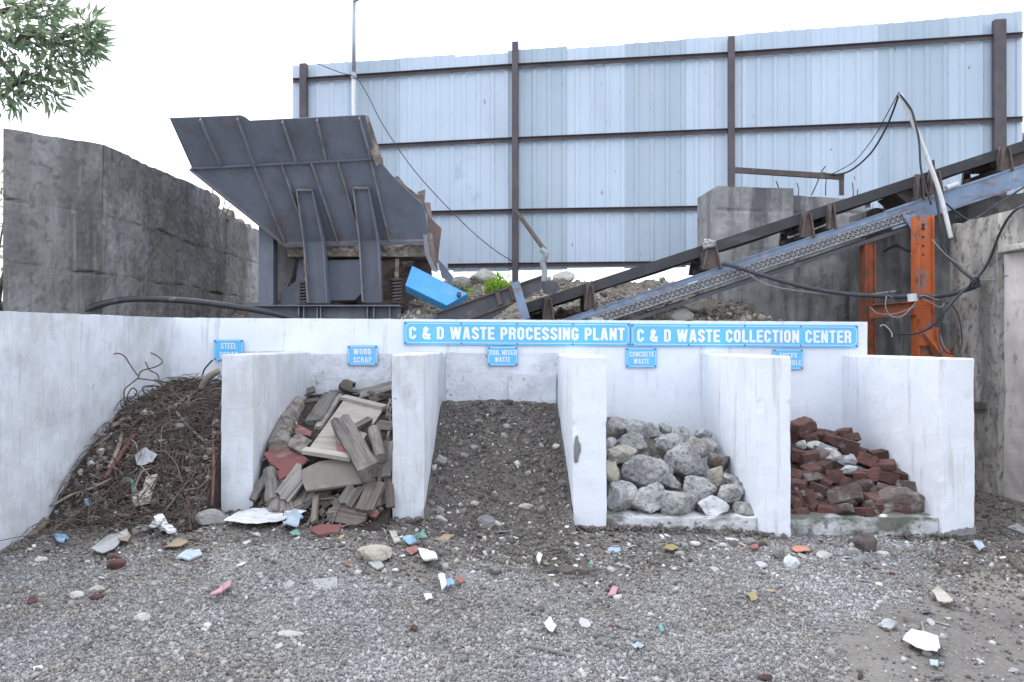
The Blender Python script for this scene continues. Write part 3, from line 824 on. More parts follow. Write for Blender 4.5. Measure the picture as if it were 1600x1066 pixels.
sign(334, 531, 380, 563, [('STEEL', 345, 536, 370, 545.5), ('SCRAP', 343, 550, 372, 559.5)], 'small blue steel scrap sign half behind a divider wall', YC)
sign(543, 540, 590, 571, [('WOOD', 552, 545, 580, 554), ('SCRAP', 552, 558, 581, 567)], 'small blue wood scrap sign above the wood heap', YC)
sign(762, 541.5, 809, 571.5, [('SOIL MIXED', 765, 547, 807, 555), ('WASTE', 773, 558, 797, 566)], 'small blue soil mixed waste sign above the soil heap', YC)
sign(978, 543.5, 1026, 574.5, [('CONCRETE', 983, 549.5, 1022, 557.5), ('WASTE', 990, 560.5, 1014, 568.5)], 'small blue concrete waste sign above the grey chunks', YS)
sign(1208, 545.5, 1255, 577.5, [('BRICKS', 1218, 551.5, 1245, 559.5), ('& RUBBLE', 1212, 563, 1252, 571)], 'small blue bricks sign mostly hidden by a divider wall', YS)

# ---------------------------------------------------------------- ground behind the white wall
def mound(x, y):
    up = interp(y, [(8.4, 1.62), (9.0, 1.72), (10.5, 2.12), (11.8, 2.54), (12.3, 2.52), (13.0, 2.1), (15, 1.2), (18, 0.0)])
    if x < -1.2:
        low = interp(y, [(8.4, 1.45), (12, 1.6), (13.5, 2.3), (14.6, 2.2), (18, 0)])
        up = up + (low - up) * sstep(-1.2, -1.9, x)
    if x > 3.3: up = up * (1 - sstep(3.3, 3.9, x))
    n = 0.10 * fbm(x, y, 0, 0.9) + 0.05 * fbm(x, y, 4, 4, 3)
    return up + n * sstep(8.4, 9.2, y)
def heightfield(name, h, x0, x1, y0, y1, nx, ny, m, skirt=0.4):
    g = MB()
    for j in range(ny + 1):
        for i in range(nx + 1):
            x, y = x0 + (x1 - x0) * i / nx, y0 + (y1 - y0) * j / ny
            g.v.append(Vector((x, y, h(x, y))))
    w = nx + 1
    for j in range(ny):
        for i in range(nx):
            g.f.append([j * w + i, j * w + i + 1, (j + 1) * w + i + 1, (j + 1) * w + i])
    rim = list(range(nx)) + [nx + j * w for j in range(ny)] + [ny * w + i for i in range(nx, 0, -1)] + [j * w for j in range(ny, 0, -1)]
    n0 = len(g.v)
    lo = min(v.z for v in g.v) - skirt
    for k in rim: g.v.append(Vector((g.v[k].x, g.v[k].y, lo)))
    n = len(rim)
    for k in range(n): g.f.append([rim[(k + 1) % n], rim[k], n0 + k, n0 + (k + 1) % n])
    g.f.append([n0 + k for k in range(n)][::-1])
    return g.build(name, m)
md = heightfield('terrain', mound, -4.6, 4.2, 8.5, 18.0, 140, 130, M['mound_soil'])
tag(md, 'earth and rubble banked up behind the white wall', 'terrain', kind='structure')
def mound_pts(n):
    out = []
    while len(out) < n:
        x, y = U(-2.4, 3.4), U(8.7, 12.8)
        if random.random() > 0.3 + 0.7 * sstep(-0.3, 0.4, ns(x, y, 1, 1.2) + (0.5 if x > 1.6 and y < 10.5 else 0) + (0.4 if x < 0 else 0)): continue
        out.append((x, y, mound(x, y)))
    return out
M['bank_rubble'] = mat('bank_rubble', (0.36, 0.33, 0.29), (0.20, 0.178, 0.15), 4, 0.95, island=0.55)
scatter('bank_rubble', M['bank_rubble'], 6500, mound_pts, lambda n: np.clip(0.024 * np.exp(rng.normal(0, 0.6, n)), 0.008, 0.13), 'pale rubble stones strewn on the bank behind the wall', 'rubble', 0.6)

# ---------------------------------------------------------------- retaining wall at the left
def crack(p, z0, seed, amp=1.0, w=0.022):
    zc = z0 + 0.05 * ns(p.x * 0.8 + p.y * 0.8, seed) + 0.03 * ns(p.x * 3 + p.y * 3, seed)
    return -0.045 * amp * math.exp(-((p.z - zc) / w) ** 2) * (1.7 * max(0, ns(p.x * 1.6 + p.y * 1.6, seed + 3) + 0.12))
def ret_disp(p, u, v):
    d = 0.02 * ns(p.x + p.y, p.z, 1, 0.8) + 0.015 * ns(p.x + p.y, p.z, 2, 4) + 0.008 * ns(p.x + p.y, p.z, 6, 14)
    j1, j2 = 3.1 + .015 * ns(p.x + p.y, 3, 0, 2), 2.42 + .02 * ns(p.x + p.y, 6, 0, 2)
    step = 0.004 * math.tanh((p.z - j1) / 0.012) + 0.003 * math.tanh((p.z - j2) / 0.012)
    return d + step + crack(p, j1, 2, 0.8, .013) + crack(p, j2, 9, 1.3, .014)
A0, A1 = P(5, 201, 7.9), P(160, 226, 8.9)
XC = A1.x
t = thing('retaining_wall', (XC, 10, 0), 'high stained grey concrete retaining wall beside the hopper', 'wall')
zt0, zt1 = A0.z, A1.z
grid_wall('end_face', M['old_concrete'], lambda u: Vector((A0.x + (XC - A0.x) * u, A0.y + (A1.y - A0.y) * u, 0)), lambda u: Vector((A0.x + (XC - A0.x) * u, A0.y + (A1.y - A0.y) * u, zt0 + (zt1 - zt0) * u)),
          50, 190, (-0.26, 0.40, 0), ret_disp, t, ragged=lambda u: 0.02 * ns(u * 4, 3))
def rtop(u):
    y = A1.y + 0.01 + (15.2 - A1.y) * u
    return Vector((XC, y, interp(y, [(8.9, zt1), (12.1, 3.98), (12.3, 3.9), (12.8, 3.72), (15.2, 3.75)])))
grid_wall('side_face', M['old_concrete'], lambda u: Vector((XC, A1.y + 0.01 + (15.2 - A1.y) * u, 0)), rtop, 190, 190, (-0.45, 0, 0), ret_disp, t,
          ragged=lambda u: 0.03 * ns(u * 9, 3) + (0.12 * ns(u * 40, 7) if u > 0.52 else 0.012 * ns(u * 50, 7)))
for k in range(16):
    u = U(0.56, 0.86)
    p = rtop(u)
    rock('concrete_lump', M['dusty_rubble_steel'], p + Vector((-0.2 + U(-.15, .15), 0, U(0, .1))), (U(.08, .2), U(.08, .2), U(.06, .16)), 400 + k, sub=2)
    o = COL.objects[-1]
    tag(o, 'broken concrete lump on the crumbled top of the retaining wall', 'concrete lump', 'lumps on the crumbled wall top')
for k, (px, ex, ey) in enumerate(((328, 332, 284), (347, 353, 300), (352, 362, 322))):
    q = P(px, 322, 12.6)
    g = MB().tube(smooth_path([q + Vector((0, 0, -.15)), q.lerp(P(ex, ey, 12.6), .6) + Vector((.02, 0, 0)), P(ex, ey, 12.6)], 4), 0.008, 6)
    tag(g.build('rebar_stub', M['rusty_steel']), 'thin rusty rebar stub sticking up from the crumbled wall top', 'rebar', 'rebar stubs on the retaining wall')

# ---------------------------------------------------------------- corrugated sheet fence
FA, FB = P(456, 300, 14.0), P(1600, 300, 11.8)
fdir = Vector((FB.x - FA.x, FB.y - FA.y, 0)).normalized()
fn = Vector((fdir.y, -fdir.x, 0))                       # towards the viewer
def FP(px, py, out=0.0):
    d = ray(px, py)
    o = Vector((FA.x, FA.y, 0)) + fn * out
    tt = ((o - CAM).dot(fn)) / d.dot(fn)
    return CAM + d * tt
fence = thing('sheet_fence', (FP(1000, 400).x, FP(1000, 400).y, 0), 'tall blue grey corrugated sheet fence on a rusty frame', 'fence')
top_y = lambda px: interp(px, [(456, 102), (805, 79), (1143, 55), (1400, 36), (1597, 18)])
bot_y = lambda px: interp(px, [(456, 424), (700, 423), (1000, 419), (1110, 417), (1600, 400)])
bounds = [456, 541, 622, 707, 793, 883, 975, 1069, 1165, 1266, 1371, 1481, 1596]
for k in range(len(bounds) - 1):
    a, b = bounds[k], bounds[k + 1] + 3
    p0, p1 = FP(a, 300), FP(b, 300)
    L = (p1 - p0).length
    prof = []
    s = 0.0
    pitch = L / 4
    for r_ in range(4):
        s0 = r_ * pitch
        prof += [(s0, 0.0), (s0 + pitch * 0.62, 0.0), (s0 + pitch * 0.70, 0.022), (s0 + pitch * 0.90, 0.022), (s0 + pitch * 0.98, 0.0)]
    prof.append((L, 0.0))
    g = MB()
    jt, jb, lean = U(-2, 2), U(-3, 3), U(-.006, .006)
    rows = []
    for yy in (0, 1):
        row = []
        for s, dp in prof:
            px = a + (b - a) * s / L
            q = FP(px, (top_y(px) + jt) if yy else (bot_y(px) + jb))
            row.append(q + fn * (dp - 0.035 - 0.003 * (k % 2)) + fdir * (lean if yy else 0))
        rows.append(row)
    n = len(prof)
    for row in rows: g.v += row
    for row in rows: g.v += [q - fn * 0.004 for q in row]
    for i in range(n - 1):
        g.f += [[i, i + 1, n + i + 1, n + i], [2 * n + i + 1, 2 * n + i, 3 * n + i, 3 * n + i + 1], [n + i, n + i + 1, 3 * n + i + 1, 3 * n + i], [i + 1, i, 2 * n + i, 2 * n + i + 1]]
    g.f += [[0, n, 3 * n, 2 * n], [n - 1, 3 * n - 1, 4 * n - 1, 2 * n - 1]]
    g.build('corrugated_sheet', M['sheet%d' % (0, 1, 0, 0, 1, 0, 1, 0, 2, 0, 1, 2)[k]], fence)
def rail(pts, h=0.07):
    for (x0, y0), (x1, y1) in zip(pts, pts[1:]):
        p, q = FP(x0, y0, 0.035), FP(x1, y1, 0.035)
        g = MB().bar(p, q, 0.012, h)
        g.bar(p + Vector((0, 0, h / 2)) + fn * 0.025, q + Vector((0, 0, h / 2)) + fn * 0.025, 0.05, 0.008)
        g.build('rail', M['rail_steel'], fence)
rail([(458, 127), (800, 104.5), (1143, 86), (1598, 55.5)])
rail([(560, 231), (800, 219), (1143, 205), (1598, 187)])
rail([(660, 334), (800, 330.5), (1143, 325), (1360, 321)])
rail([(700, 416), (800, 414.5), (1143, 411), (1300, 409)])
def post(px, y0, w, m='rail_steel', y_ground=None):
    p = FP(px, y0, 0.10)
    q = Vector((p.x, p.y, 0.0 if px > 1100 else mound(p.x, p.y) - 0.3))
    g = MB()
    g.bar(q, p, w, 0.012, fn)
    for s in (-1, 1): g.bar(q + fdir * s * (w / 2 - .006) - fn * 0.05, p + fdir * s * (w / 2 - .006) - fn * 0.05, 0.012, 0.088, fn)
    g.build('post', M[m], fence)
post(473, 99, 0.125); post(804.5, 65, 0.10); post(1143, 57, 0.105); post(1563, 30, 0.17)

# brace pipe with a rag, leaning off the fence
p, q = FP(808, 332, 0.16), P(851, 391, 11.6)
g = MB().tube([p, q], 0.035, 10)
g.tube([q, P(850, 445, 11.6)], 0.03, 8)
br = g.build('brace_pipe', M['rusty_steel'])
tag(br, 'rusty brace pipe leaning from the fence post with a joint at its end', 'pipe')
g = MB()
pts = smooth_path([P(846, 390, 11.5), P(853, 397, 11.48), P(848, 410, 11.5), P(851, 425, 11.5), P(849, 440, 11.5)], 5)
g.tube(pts, [0.045 * (1 + .5 * ns(i, 3)) for i in range(len(pts))], 9)
tag(g.build('rag', M['rag']), 'grey green rag knotted round the brace pipe', 'rag')

# ---------------------------------------------------------------- grey concrete pier and wall behind the conveyor
def conc_disp(seed, joints):
    def f(p, u, v):
        d = 0.012 * ns(p.x + seed, p.z, 0, 1.5) + 0.006 * ns(p.x + seed, p.z, 3, 9)
        for z in joints: d -= 0.02 * math.exp(-((p.z - z) / 0.012) ** 2)
        return d
    return f
YP = 10.9
a, b = P(1120, 291, YP), P(1352, 291, YP)
pr = thing('concrete_pier', ((a.x + b.x) / 2, YP, 0), 'weathered grey concrete pier with a stepped top behind the conveyor', 'pier')
zs = P(1240, 305, YP).z
c = P(1240, 293, YP)
grid_wall('tall_block', M['pier_concrete'], lambda u: Vector((a.x + (c.x - a.x) * u, YP, 0)), lambda u: Vector((a.x + (c.x - a.x) * u, YP, a.z - 0.03 * u)), 50, 90, (-0.05, 0.9, 0),
          conc_disp(2, [P(1120, 329, YP).z, P(1120, 392, YP).z]), pr, ragged=lambda u: 0.012 * ns(u * 7, 1))
grid_wall('low_block', M['pier_concrete'], lambda u: Vector((c.x + .005 + (b.x - c.x) * u, YP + .02, 0)), lambda u: Vector((c.x + .005 + (b.x - c.x) * u, YP + .02, zs - 0.06 * u)), 50, 90, (0, 0.8, 0),
          conc_disp(5, [P(1120, 332, YP).z]), pr, ragged=lambda u: 0.012 * ns(u * 7, 4))
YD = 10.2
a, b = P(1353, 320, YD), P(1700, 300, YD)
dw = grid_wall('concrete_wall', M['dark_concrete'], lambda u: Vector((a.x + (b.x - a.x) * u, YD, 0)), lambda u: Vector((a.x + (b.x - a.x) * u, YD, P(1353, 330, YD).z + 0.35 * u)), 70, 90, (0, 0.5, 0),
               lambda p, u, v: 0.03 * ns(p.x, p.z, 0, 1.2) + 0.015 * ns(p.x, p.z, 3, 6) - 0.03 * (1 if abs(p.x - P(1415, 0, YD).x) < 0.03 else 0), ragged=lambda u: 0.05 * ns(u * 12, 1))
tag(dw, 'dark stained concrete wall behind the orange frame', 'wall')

# ---------------------------------------------------------------- right side wall, runs towards the viewer
XQ = 5.3
t = thing('side_wall', (XQ, 8, 0), 'blotched grey plaster building wall at the right edge', 'wall')
ys = [9.07, 8.19, 4.0]
rdisp = lambda p, u, v: 0.02 * ns(p.y, p.z, 0, 1.4) + 0.01 * ns(p.y, p.z, 3, 7)
grid_wall('stained_end', M['stained_wall'], lambda u: Vector((XQ, ys[0] + (ys[1] - ys[0]) * u, -.2)), lambda u: Vector((XQ, ys[0] + (ys[1] - ys[0]) * u, 3.0)), 40, 100, (0.4, 0, 0), rdisp, t, ragged=lambda u: 0.03 * ns(u * 6, 1))
zl = P(1580, 384, 8.0).z
grid_wall('upper_wall', M['stained_wall'], lambda u: Vector((XQ - 0.0, ys[1] - .005 + (ys[2] - ys[1]) * u, zl)), lambda u: Vector((XQ, ys[1] - .005 + (ys[2] - ys[1]) * u, 3.0)), 60, 24, (0.4, 0, 0), rdisp, t, ragged=lambda u: 0.02 * ns(u * 6, 6))
grid_wall('lower_wall', M['pale_plaster'], lambda u: Vector((XQ + 0.06, ys[1] - .005 + (ys[2] - ys[1]) * u, -.2)), lambda u: Vector((XQ + 0.06, ys[1] - .005 + (ys[2] - ys[1]) * u, zl - .07)), 60, 60, (0.33, 0, 0), rdisp, t)
MB().span((XQ - 0.05, 8.12, zl - 0.066), (XQ + 0.3, 4.2, zl - 0.004)).build('lintel', M['stained_wall'], t, bevel=0.008)
q = P(1545, 632, 8.5)
g = MB()
g.prism([(XQ + .05, 9.0, q.z - .04), (XQ - .16, 8.95, q.z - .04), (XQ - .12, 8.45, q.z - .05), (XQ + .05, 8.35, q.z - .04)], (0.01, 0, 0.07))
g.build('broken_ledge', M['dark_concrete'], t)

# ---------------------------------------------------------------- far house at the right edge
hb = P(1640, 250, 26)
t = thing('house', (hb.x + 3, 29, 0), 'small cream rendered building far behind the fence at the right', 'building')
zt = P(1600, 222, 26).z
MB().span((hb.x - 1.2, 26, 0), (hb.x + 8, 33, zt)).build('wall', M['cream_render'], t)
MB().span((hb.x - 1.5, 25.7, zt + 0.003), (hb.x + 8.3, 33.3, zt + 0.25)).build('roof', M['pier_concrete'], t)
for k in range(3):
    MB().span((hb.x + 0.5 + k * 2.5, 25.96, zt - 1.9), (hb.x + 1.6 + k * 2.5, 26.05, zt - 0.6)).build('window', M['dark_glass'], t)

# ---------------------------------------------------------------- feed hopper
ZF = 3.84
def plane_hit(px, py, k, out=0.0):
    d = ray(px, py)
    d = d / d.y
    t = (9.5 + (ZF - CAM.z) * k) / (1 + k * d.z)
    n = Vector((0, -1, -k)).normalized()
    return CAM + d * t + n * out
HL = lambda x, y, o=0.0: plane_hit(x, y, 0.77, o)
HU = lambda x, y, o=0.0: plane_hit(x, y, 1.05, o)
nL, nU = Vector((0, -1, -0.77)).normalized(), Vector((0, -1, -1.05)).normalized()
hop = thing('feed_hopper', (P(520, 480, 10.6).x, 10.6, 1.7), 'large slate grey steel feed hopper on springs, flared and rusty at the right', 'hopper')
low = [(300, 262), (442, 254), (588, 246), (612, 274), (662, 322), (667, 352), (668, 377), (447, 382)]
MB().prism([HL(x, y) for x, y in low], -nL * 0.014).build('front_plate', M['hopper_steel'], hop)
up = [(265, 185), (330, 182.5), (375, 180.5), (382, 183), (390, 189), (470, 185), (570, 180), (588.5, 247), (442, 255), (300, 263)]
MB().prism([HU(x, y) for x, y in up], -nU * 0.012).build('extension_plate', M['hopper_steel'], hop)
def rib(p, q, n, w=0.012, d=0.06, m='edge_steel', name='rib'):
    MB().bar(p + n * d / 2, q + n * d / 2, w, d, n).build(name, M[m], hop)
for a, b in (((314, 184), (347, 257)), ((372, 183), (398, 253)), ((442, 188), (464, 251)), ((496, 185), (510, 247)), ((562, 182), (580, 244))):
    rib(HU(*a), HU(*b), nU, 0.016)
for a, b in (((399, 258), (447, 379)), ((442, 256), (484, 379)), ((488, 253), (529, 376)), ((529, 251), (566, 375)), ((580, 249), (609, 374))):
    rib(HL(*a), HL(*b), nL, 0.016)
rib(HL(299, 262), HL(589, 246.5), nL, 0.012, 0.045, 'hopper_steel', name='fold_flange')
rib(HL(447, 381), HL(668, 376), nL, 0.05, 0.05, name='bottom_flange')
# thick sloping side: the left side plate runs back from the left edge
BACKL = lambda x, y, dy: HL(x, y) + Vector((0.25, dy, 0))
MB().prism([HL(300, 262), HL(447, 382), HL(447, 382) + Vector((0.05, 1.3, 0.0)), HL(300, 262) + Vector((0.05, 2.3, 0.25))], (0.015, 0, 0.02)).build('side_plate', M['hopper_steel'], hop)
rib(HL(297, 264), HL(447, 384), (HL(447, 382) - HL(300, 262)).cross(nL).normalized() * -1, 0.09, 0.03, name='edge_flange')
MB().prism([HU(265, 185), HU(300, 261), HU(300, 261) + Vector((0.1, 2.2, 0.2)), HU(265, 185) + Vector((0.0, 2.4, 0.1))], (0.012, 0, 0)).build('side_plate', M['hopper_steel'], hop)
# back plate, leaning the other way
zb, zt = HL(447, 382).z, HU(300, 185).z
xl, xr = HL(300, 262).x, HL(640, 262).x
MB().prism([(HL(447, 382).x, 11.5, zb), (HL(668, 377).x, 11.5, zb), (xr, 12.2, ZF), (xl + .1, 12.2, ZF)], (0, 0.02, 0)).build('back_plate', M['red_rust'], hop)
# right rusty plates with broken edges
def poly(px, Y, m, name, th=0.03, parent=hop, disp=0.0):
    return MB().prism([P(x, y, Y(x, y) if callable(Y) else Y) for x, y in px], (0, th, 0)).build(name, M[m], parent)
poly([(560, 190), (571, 180), (576, 182), (583, 204), (594, 238), (596, 256), (588, 260)], 9.35, 'dusty_rubble_steel', 'worn_lining')
poly([(590, 240), (597, 246), (600, 268), (612, 278), (622, 275), (634, 290), (652, 304), (664, 299), (662, 318), (650, 326), (600, 290)], 10.05, 'dusty_rubble_steel', 'worn_lining', 0.06)
poly([(652, 300), (664, 296), (663, 318), (670, 338), (690, 357), (686, 388), (684, 412), (672, 404), (662, 340)], 10.35, 'red_rust', 'side_plate')
poly([(668, 340), (676, 370), (684, 424), (670, 412), (664, 360)], 10.15, 'dusty_rubble_steel', 'side_plate')
poly([(660, 322), (668, 335), (668, 376), (672, 400), (684, 426), (676, 424), (664, 398), (660, 360)], 10.12, 'edge_steel', 'edge_strip', 0.02)
poly([(684, 405), (692, 413), (708, 432), (706, 442), (690, 434)], 10.5, 'hopper_steel', 'chute_flap')
# packed rusty beam under the plate, the discharge box and what stands behind it
def relief(name, m, x0, y0, x1, y1, Y, amp, th=0.3, seed=0):
    a, b = P(x0, y1, Y), P(x1, y0, Y)
    return grid_wall(name, M[m], lambda u: Vector((a.x + (b.x - a.x) * u, Y, a.z)), lambda u: Vector((a.x + (b.x - a.x) * u, Y, b.z)), 40, 16, (0, th, 0),
                     lambda p, u, v: amp * (ns(p.x, p.z, seed, 6) + 0.6 * ns(p.x, p.z, seed, 17)), hop, ragged=lambda u: amp * ns(u * 12, seed))
relief('dusty_beam', 'dusty_rubble_steel', 449, 383, 668, 401, 10.28, 0.05, 0.5, 1)
relief('inner_box', 'dusty_rubble_steel', 455, 404, 662, 478, 10.9, 0.05, 0.6, 5)
poly([(513, 407), (571, 405), (571, 452), (554, 469), (514, 470)], 10.35, 'hopper_steel', 'discharge_box', 0.5)
poly([(598, 408), (618, 405), (616, 418), (597, 437)], 10.4, 'rusty_steel', 'gusset', 0.05)
poly([(436, 458), (462, 440), (468, 400), (476, 402), (473, 476), (440, 478)], 10.55, 'hopper_steel', 'gusset', 0.05)
poly([(405, 372), (476, 376), (482, 482), (405, 482)], 11.3, 'pier_concrete', 'rear_plate', 0.08)
poly([(427, 385), (446, 384), (463, 402), (456, 432), (440, 470), (428, 476)], 10.75, 'pier_concrete', 'deflector', 0.06)
poly([(655, 398), (672, 400), (676, 445), (660, 470), (640, 492), (622, 480), (626, 440)], 10.75, 'rusty_steel', 'skirt_plate', 0.06)
for k in range(4):
    rib(P(628, 476 + k * 6, 10.5), P(662, 478 + k * 6, 10.4), Vector((0, -1, 0)), 0.02, 0.05, 'rusty_steel', 'rung')
# two bent channel legs in front of the plate
def bent_leg(top, knee, foot, wt, wb, Yk, Yf):
    T, K, B = HL(*top, 0.02), P(*knee, Yk), P(*foot, Yf)
    X = Vector((1, 0, 0))
    leg = MB()
    n1 = (T - K).cross(X).normalized()
    if n1.y > 0: n1 = -n1
    n2 = Vector((0, -1, 0))
    dp = 0.16
    for a, b, wa, wb_, na, nb in ((T, K, wt, wb, n1, (n1 + n2).normalized()), (K, B, wb, wb, (n1 + n2).normalized(), n2)):
        leg.add([a - X * wa / 2, a + X * wa / 2, b + X * wb_ / 2, b - X * wb_ / 2] + [p - (na if i < 2 else nb) * 0.012 for i, p in enumerate([a - X * wa / 2, a + X * wa / 2, b + X * wb_ / 2, b - X * wb_ / 2])],
                [(0, 1, 2, 3), (7, 6, 5, 4), (0, 4, 5, 1), (1, 5, 6, 2), (2, 6, 7, 3), (3, 7, 4, 0)])
    o = leg.build('leg', M['hopper_steel'], hop)
    for s in (-1, 1):
        fl = MB()
        for a, b, wa, wb_, na, nb, da, db in ((T, K, wt, wb, n1, (n1 + n2).normalized(), 0.05, dp), (K, B, wb, wb, (n1 + n2).normalized(), n2, dp, dp)):
            pa, pb = a + X * s * wa / 2, b + X * s * wb_ / 2
            q = [pa, pa + na * da, pb + nb * db, pb]
            fl.add(q + [v + X * s * 0.014 for v in q], [(0, 1, 2, 3), (7, 6, 5, 4), (0, 4, 5, 1), (1, 5, 6, 2), (2, 6, 7, 3), (3, 7, 4, 0)])
        fl.build('flange', M['edge_steel'] if s < 0 else M['hopper_steel'], o)
    MB().bar(T - X * wt / 2 + n1 * .03, T + X * wt / 2 + n1 * .03, 0.012, 0.06, n1).build('cap_plate', M['edge_steel'], o)
bent_leg((477, 294), (494, 378), (500, 474), 0.18, 0.235, 10.1, 10.12)
bent_leg((565, 291), (579, 376), (584, 473), 0.18, 0.225, 10.08, 10.12)
# coil springs
def spring(px, y0, y1, Y, r):
    a, b = P(px, y1, Y), P(px, y0, Y)
    turns, n = 7, 120
    pts = [Vector((a.x + r * math.cos(2 * math.pi * turns * i / n), a.y + r * math.sin(2 * math.pi * turns * i / n), a.z + (b.z - a.z) * i / n)) for i in range(n + 1)]
    o = MB().tube(pts, 0.016, 7).build('coil_spring', M['spring'], hop, smooth=True)
    for z in (a.z, b.z):
        MB().tube([(a.x, a.y, z - 0.012), (a.x, a.y, z + 0.012)], r * 1.35, 14).build('spring_plate', M['rusty_steel'], o)
spring(477, 441, 475, 10.2, 0.062)
spring(619, 437, 472, 10.2, 0.062)
rib(P(621, 405, 10.2), P(620, 437, 10.2), Vector((0, -1, 0)), 0.05, 0.03, 'dusty_rubble_steel', 'spring_hanger')
rib(P(478, 404, 10.3), P(478, 441, 10.3), Vector((0, -1, 0)), 0.05, 0.03, 'dusty_rubble_steel', 'spring_hanger')
# base beam: an I section, and the column at its left end
a, b = P(388, 477, 10.0), P(626, 476, 10.0)
g = MB()
g.span((a.x, 9.92, a.z - 0.016), (b.x, 10.3, a.z))
g.span((a.x + .01, 10.08, a.z - 0.42), (b.x - .01, 10.10, a.z - 0.016))
g.span((a.x, 9.95, a.z - 0.44), (b.x, 10.28, a.z - 0.42))
o = g.build('base_beam', M['hopper_steel'], hop)
for px in (468, 476, 497, 502, 575, 585, 610):
    q = P(px, 478, 10.02)
    MB().span((q.x - .007, 9.97, a.z - 0.41), (q.x + .007, 10.079, a.z - 0.017)).build('stiffener', M['edge_steel'], o)
for px in (430, 590):
    q = P(px, 480, 10.1)
    MB().span((q.x - .1, 10.02, 1.3), (q.x + .1, 10.2, a.z - 0.441)).build('foot', M['hopper_steel'], hop)
a, b = P(404, 478, 10.25), P(427, 345, 10.25)
g = MB()
g.span((a.x, 10.25, a.z), (b.x, 10.27, b.z)); g.span((b.x - .014, 10.271, a.z), (b.x, 10.45, b.z)); g.span((a.x, 10.271, a.z), (a.x + .014, 10.45, b.z)); g.span((a.x + .015, 10.43, a.z), (b.x - .015, 10.45, b.z))
g.build('column', M['hopper_steel'], hop)

# bright blue guard plate leaning on the chute
pts = [P(644, 415, 9.9), P(731, 459, 9.75), P(698, 477.5, 9.6), P(633, 446, 9.75)]
n = (pts[1] - pts[0]).cross(pts[3] - pts[0]).normalized()
if n.y < 0: n = -n
g = MB().prism(pts, n * 0.16)
t = g.build('blue_guard', M['bright_blue'], bevel=0.006)
tag(t, 'bright blue sheet steel guard tilted between hopper and conveyor', 'guard')
q = P(717, 461, 9.68)
MB().tube([q - n * .03, q + n * .01], 0.03, 12).build('bolt', M['rusty_steel'], t)

# ---------------------------------------------------------------- belt conveyor climbing to the right
YN, YFR = 9.3, 10.15
con = thing('belt_conveyor', (PX(1250, YN), 9.7, 0), 'inclined belt conveyor with dark belt and rusty idler brackets', 'conveyor')
def CP(px, Y=YN, dy=0.0):
    """a spot on the near stringer's top edge (line of the photograph), dy pixels lower"""
    return P(px, 492 - (px - 900) * 0.334 + dy, Y)
p0, p1, pm = CP(780), CP(1680), CP(1385)
dirc = (p1 - p0).normalized()
upc = Vector((-dirc.z, 0, dirc.x))
def member(a, b, lo, hi, y0, y1, m, name):
    """a straight member: lo..hi below the stringer line (metres along upc), y0..y1 across"""
    A, B = a + upc * lo, b + upc * lo
    h = upc * (hi - lo)
    return MB().prism([(A.x, y0, A.z), (B.x, y0, B.z), (B.x + h.x, y0, B.z + h.z), (A.x + h.x, y0, A.z + h.z)], (0, y1 - y0, 0)).build(name, M[m], con)
for Y0, m1 in ((YN, 'blue_channel'), (YFR, 'dark_channel')):
    s = 1 if Y0 == YN else -1
    ya, yb = sorted((Y0, Y0 + s * 0.075))
    wa, wb = sorted((Y0 + s * 0.012, Y0 + s * 0.02))
    member(p0, pm, -0.012, 0.0, ya, yb, m1, 'stringer')
    member(p0, pm, -0.075, -0.0125, wa, wb, m1, 'stringer_web')
    member(pm, p1, -0.014, 0.012, ya, yb, m1, 'stringer')
    member(pm, p1, -0.215, -0.0145, wa, wb, m1, 'stringer_web')
    member(pm, p1, -0.24, -0.2155, ya, yb, m1, 'stringer')
member(p0, CP(1425), -0.30, -0.255, YN + 0.02, YN + 0.08, 'dark_channel', 'lower_chord')
member(p0, CP(1425), -0.30, -0.255, YFR - 0.08, YFR - 0.02, 'dark_channel', 'lower_chord')
# perforated tray clipped along the near side
g = MB()
A, B = CP(915), CP(1424)
n_ = 130
lo, hi = -0.195, -0.082
for z0, z1 in ((lo, lo + 0.014), (hi - 0.014, hi), (lo + .050, lo + .058)):
    a, b = A + upc * z0, B + upc * z0
    h = upc * (z1 - z0)
    g.prism([(a.x, YN - 0.012, a.z), (b.x, YN - 0.012, b.z), (b.x + h.x, YN - 0.012, b.z + h.z), (a.x + h.x, YN - 0.012, a.z + h.z)], (0, 0.008, 0))
for i in range(n_):
    a, b = A.lerp(B, i / n_), A.lerp(B, (i + 1) / n_)
    z = [(lo + 0.014, lo + .050), (lo + .058, hi - 0.014)]
    for k, (u, v) in enumerate(z):
        if (i + k) % 2: u, v = v, u
        g.bar(Vector((a.x, YN - .008, a.z)) + upc * u, Vector((b.x, YN - .008, b.z)) + upc * v, 0.009, 0.004, (0, 1, 0))
g.build('perforated_tray', M['galv_tray'], con)
member(CP(915), CP(1424), -0.205, -0.078, YN - 0.002, YN + 0.004, 'dark_channel', 'tray_back')
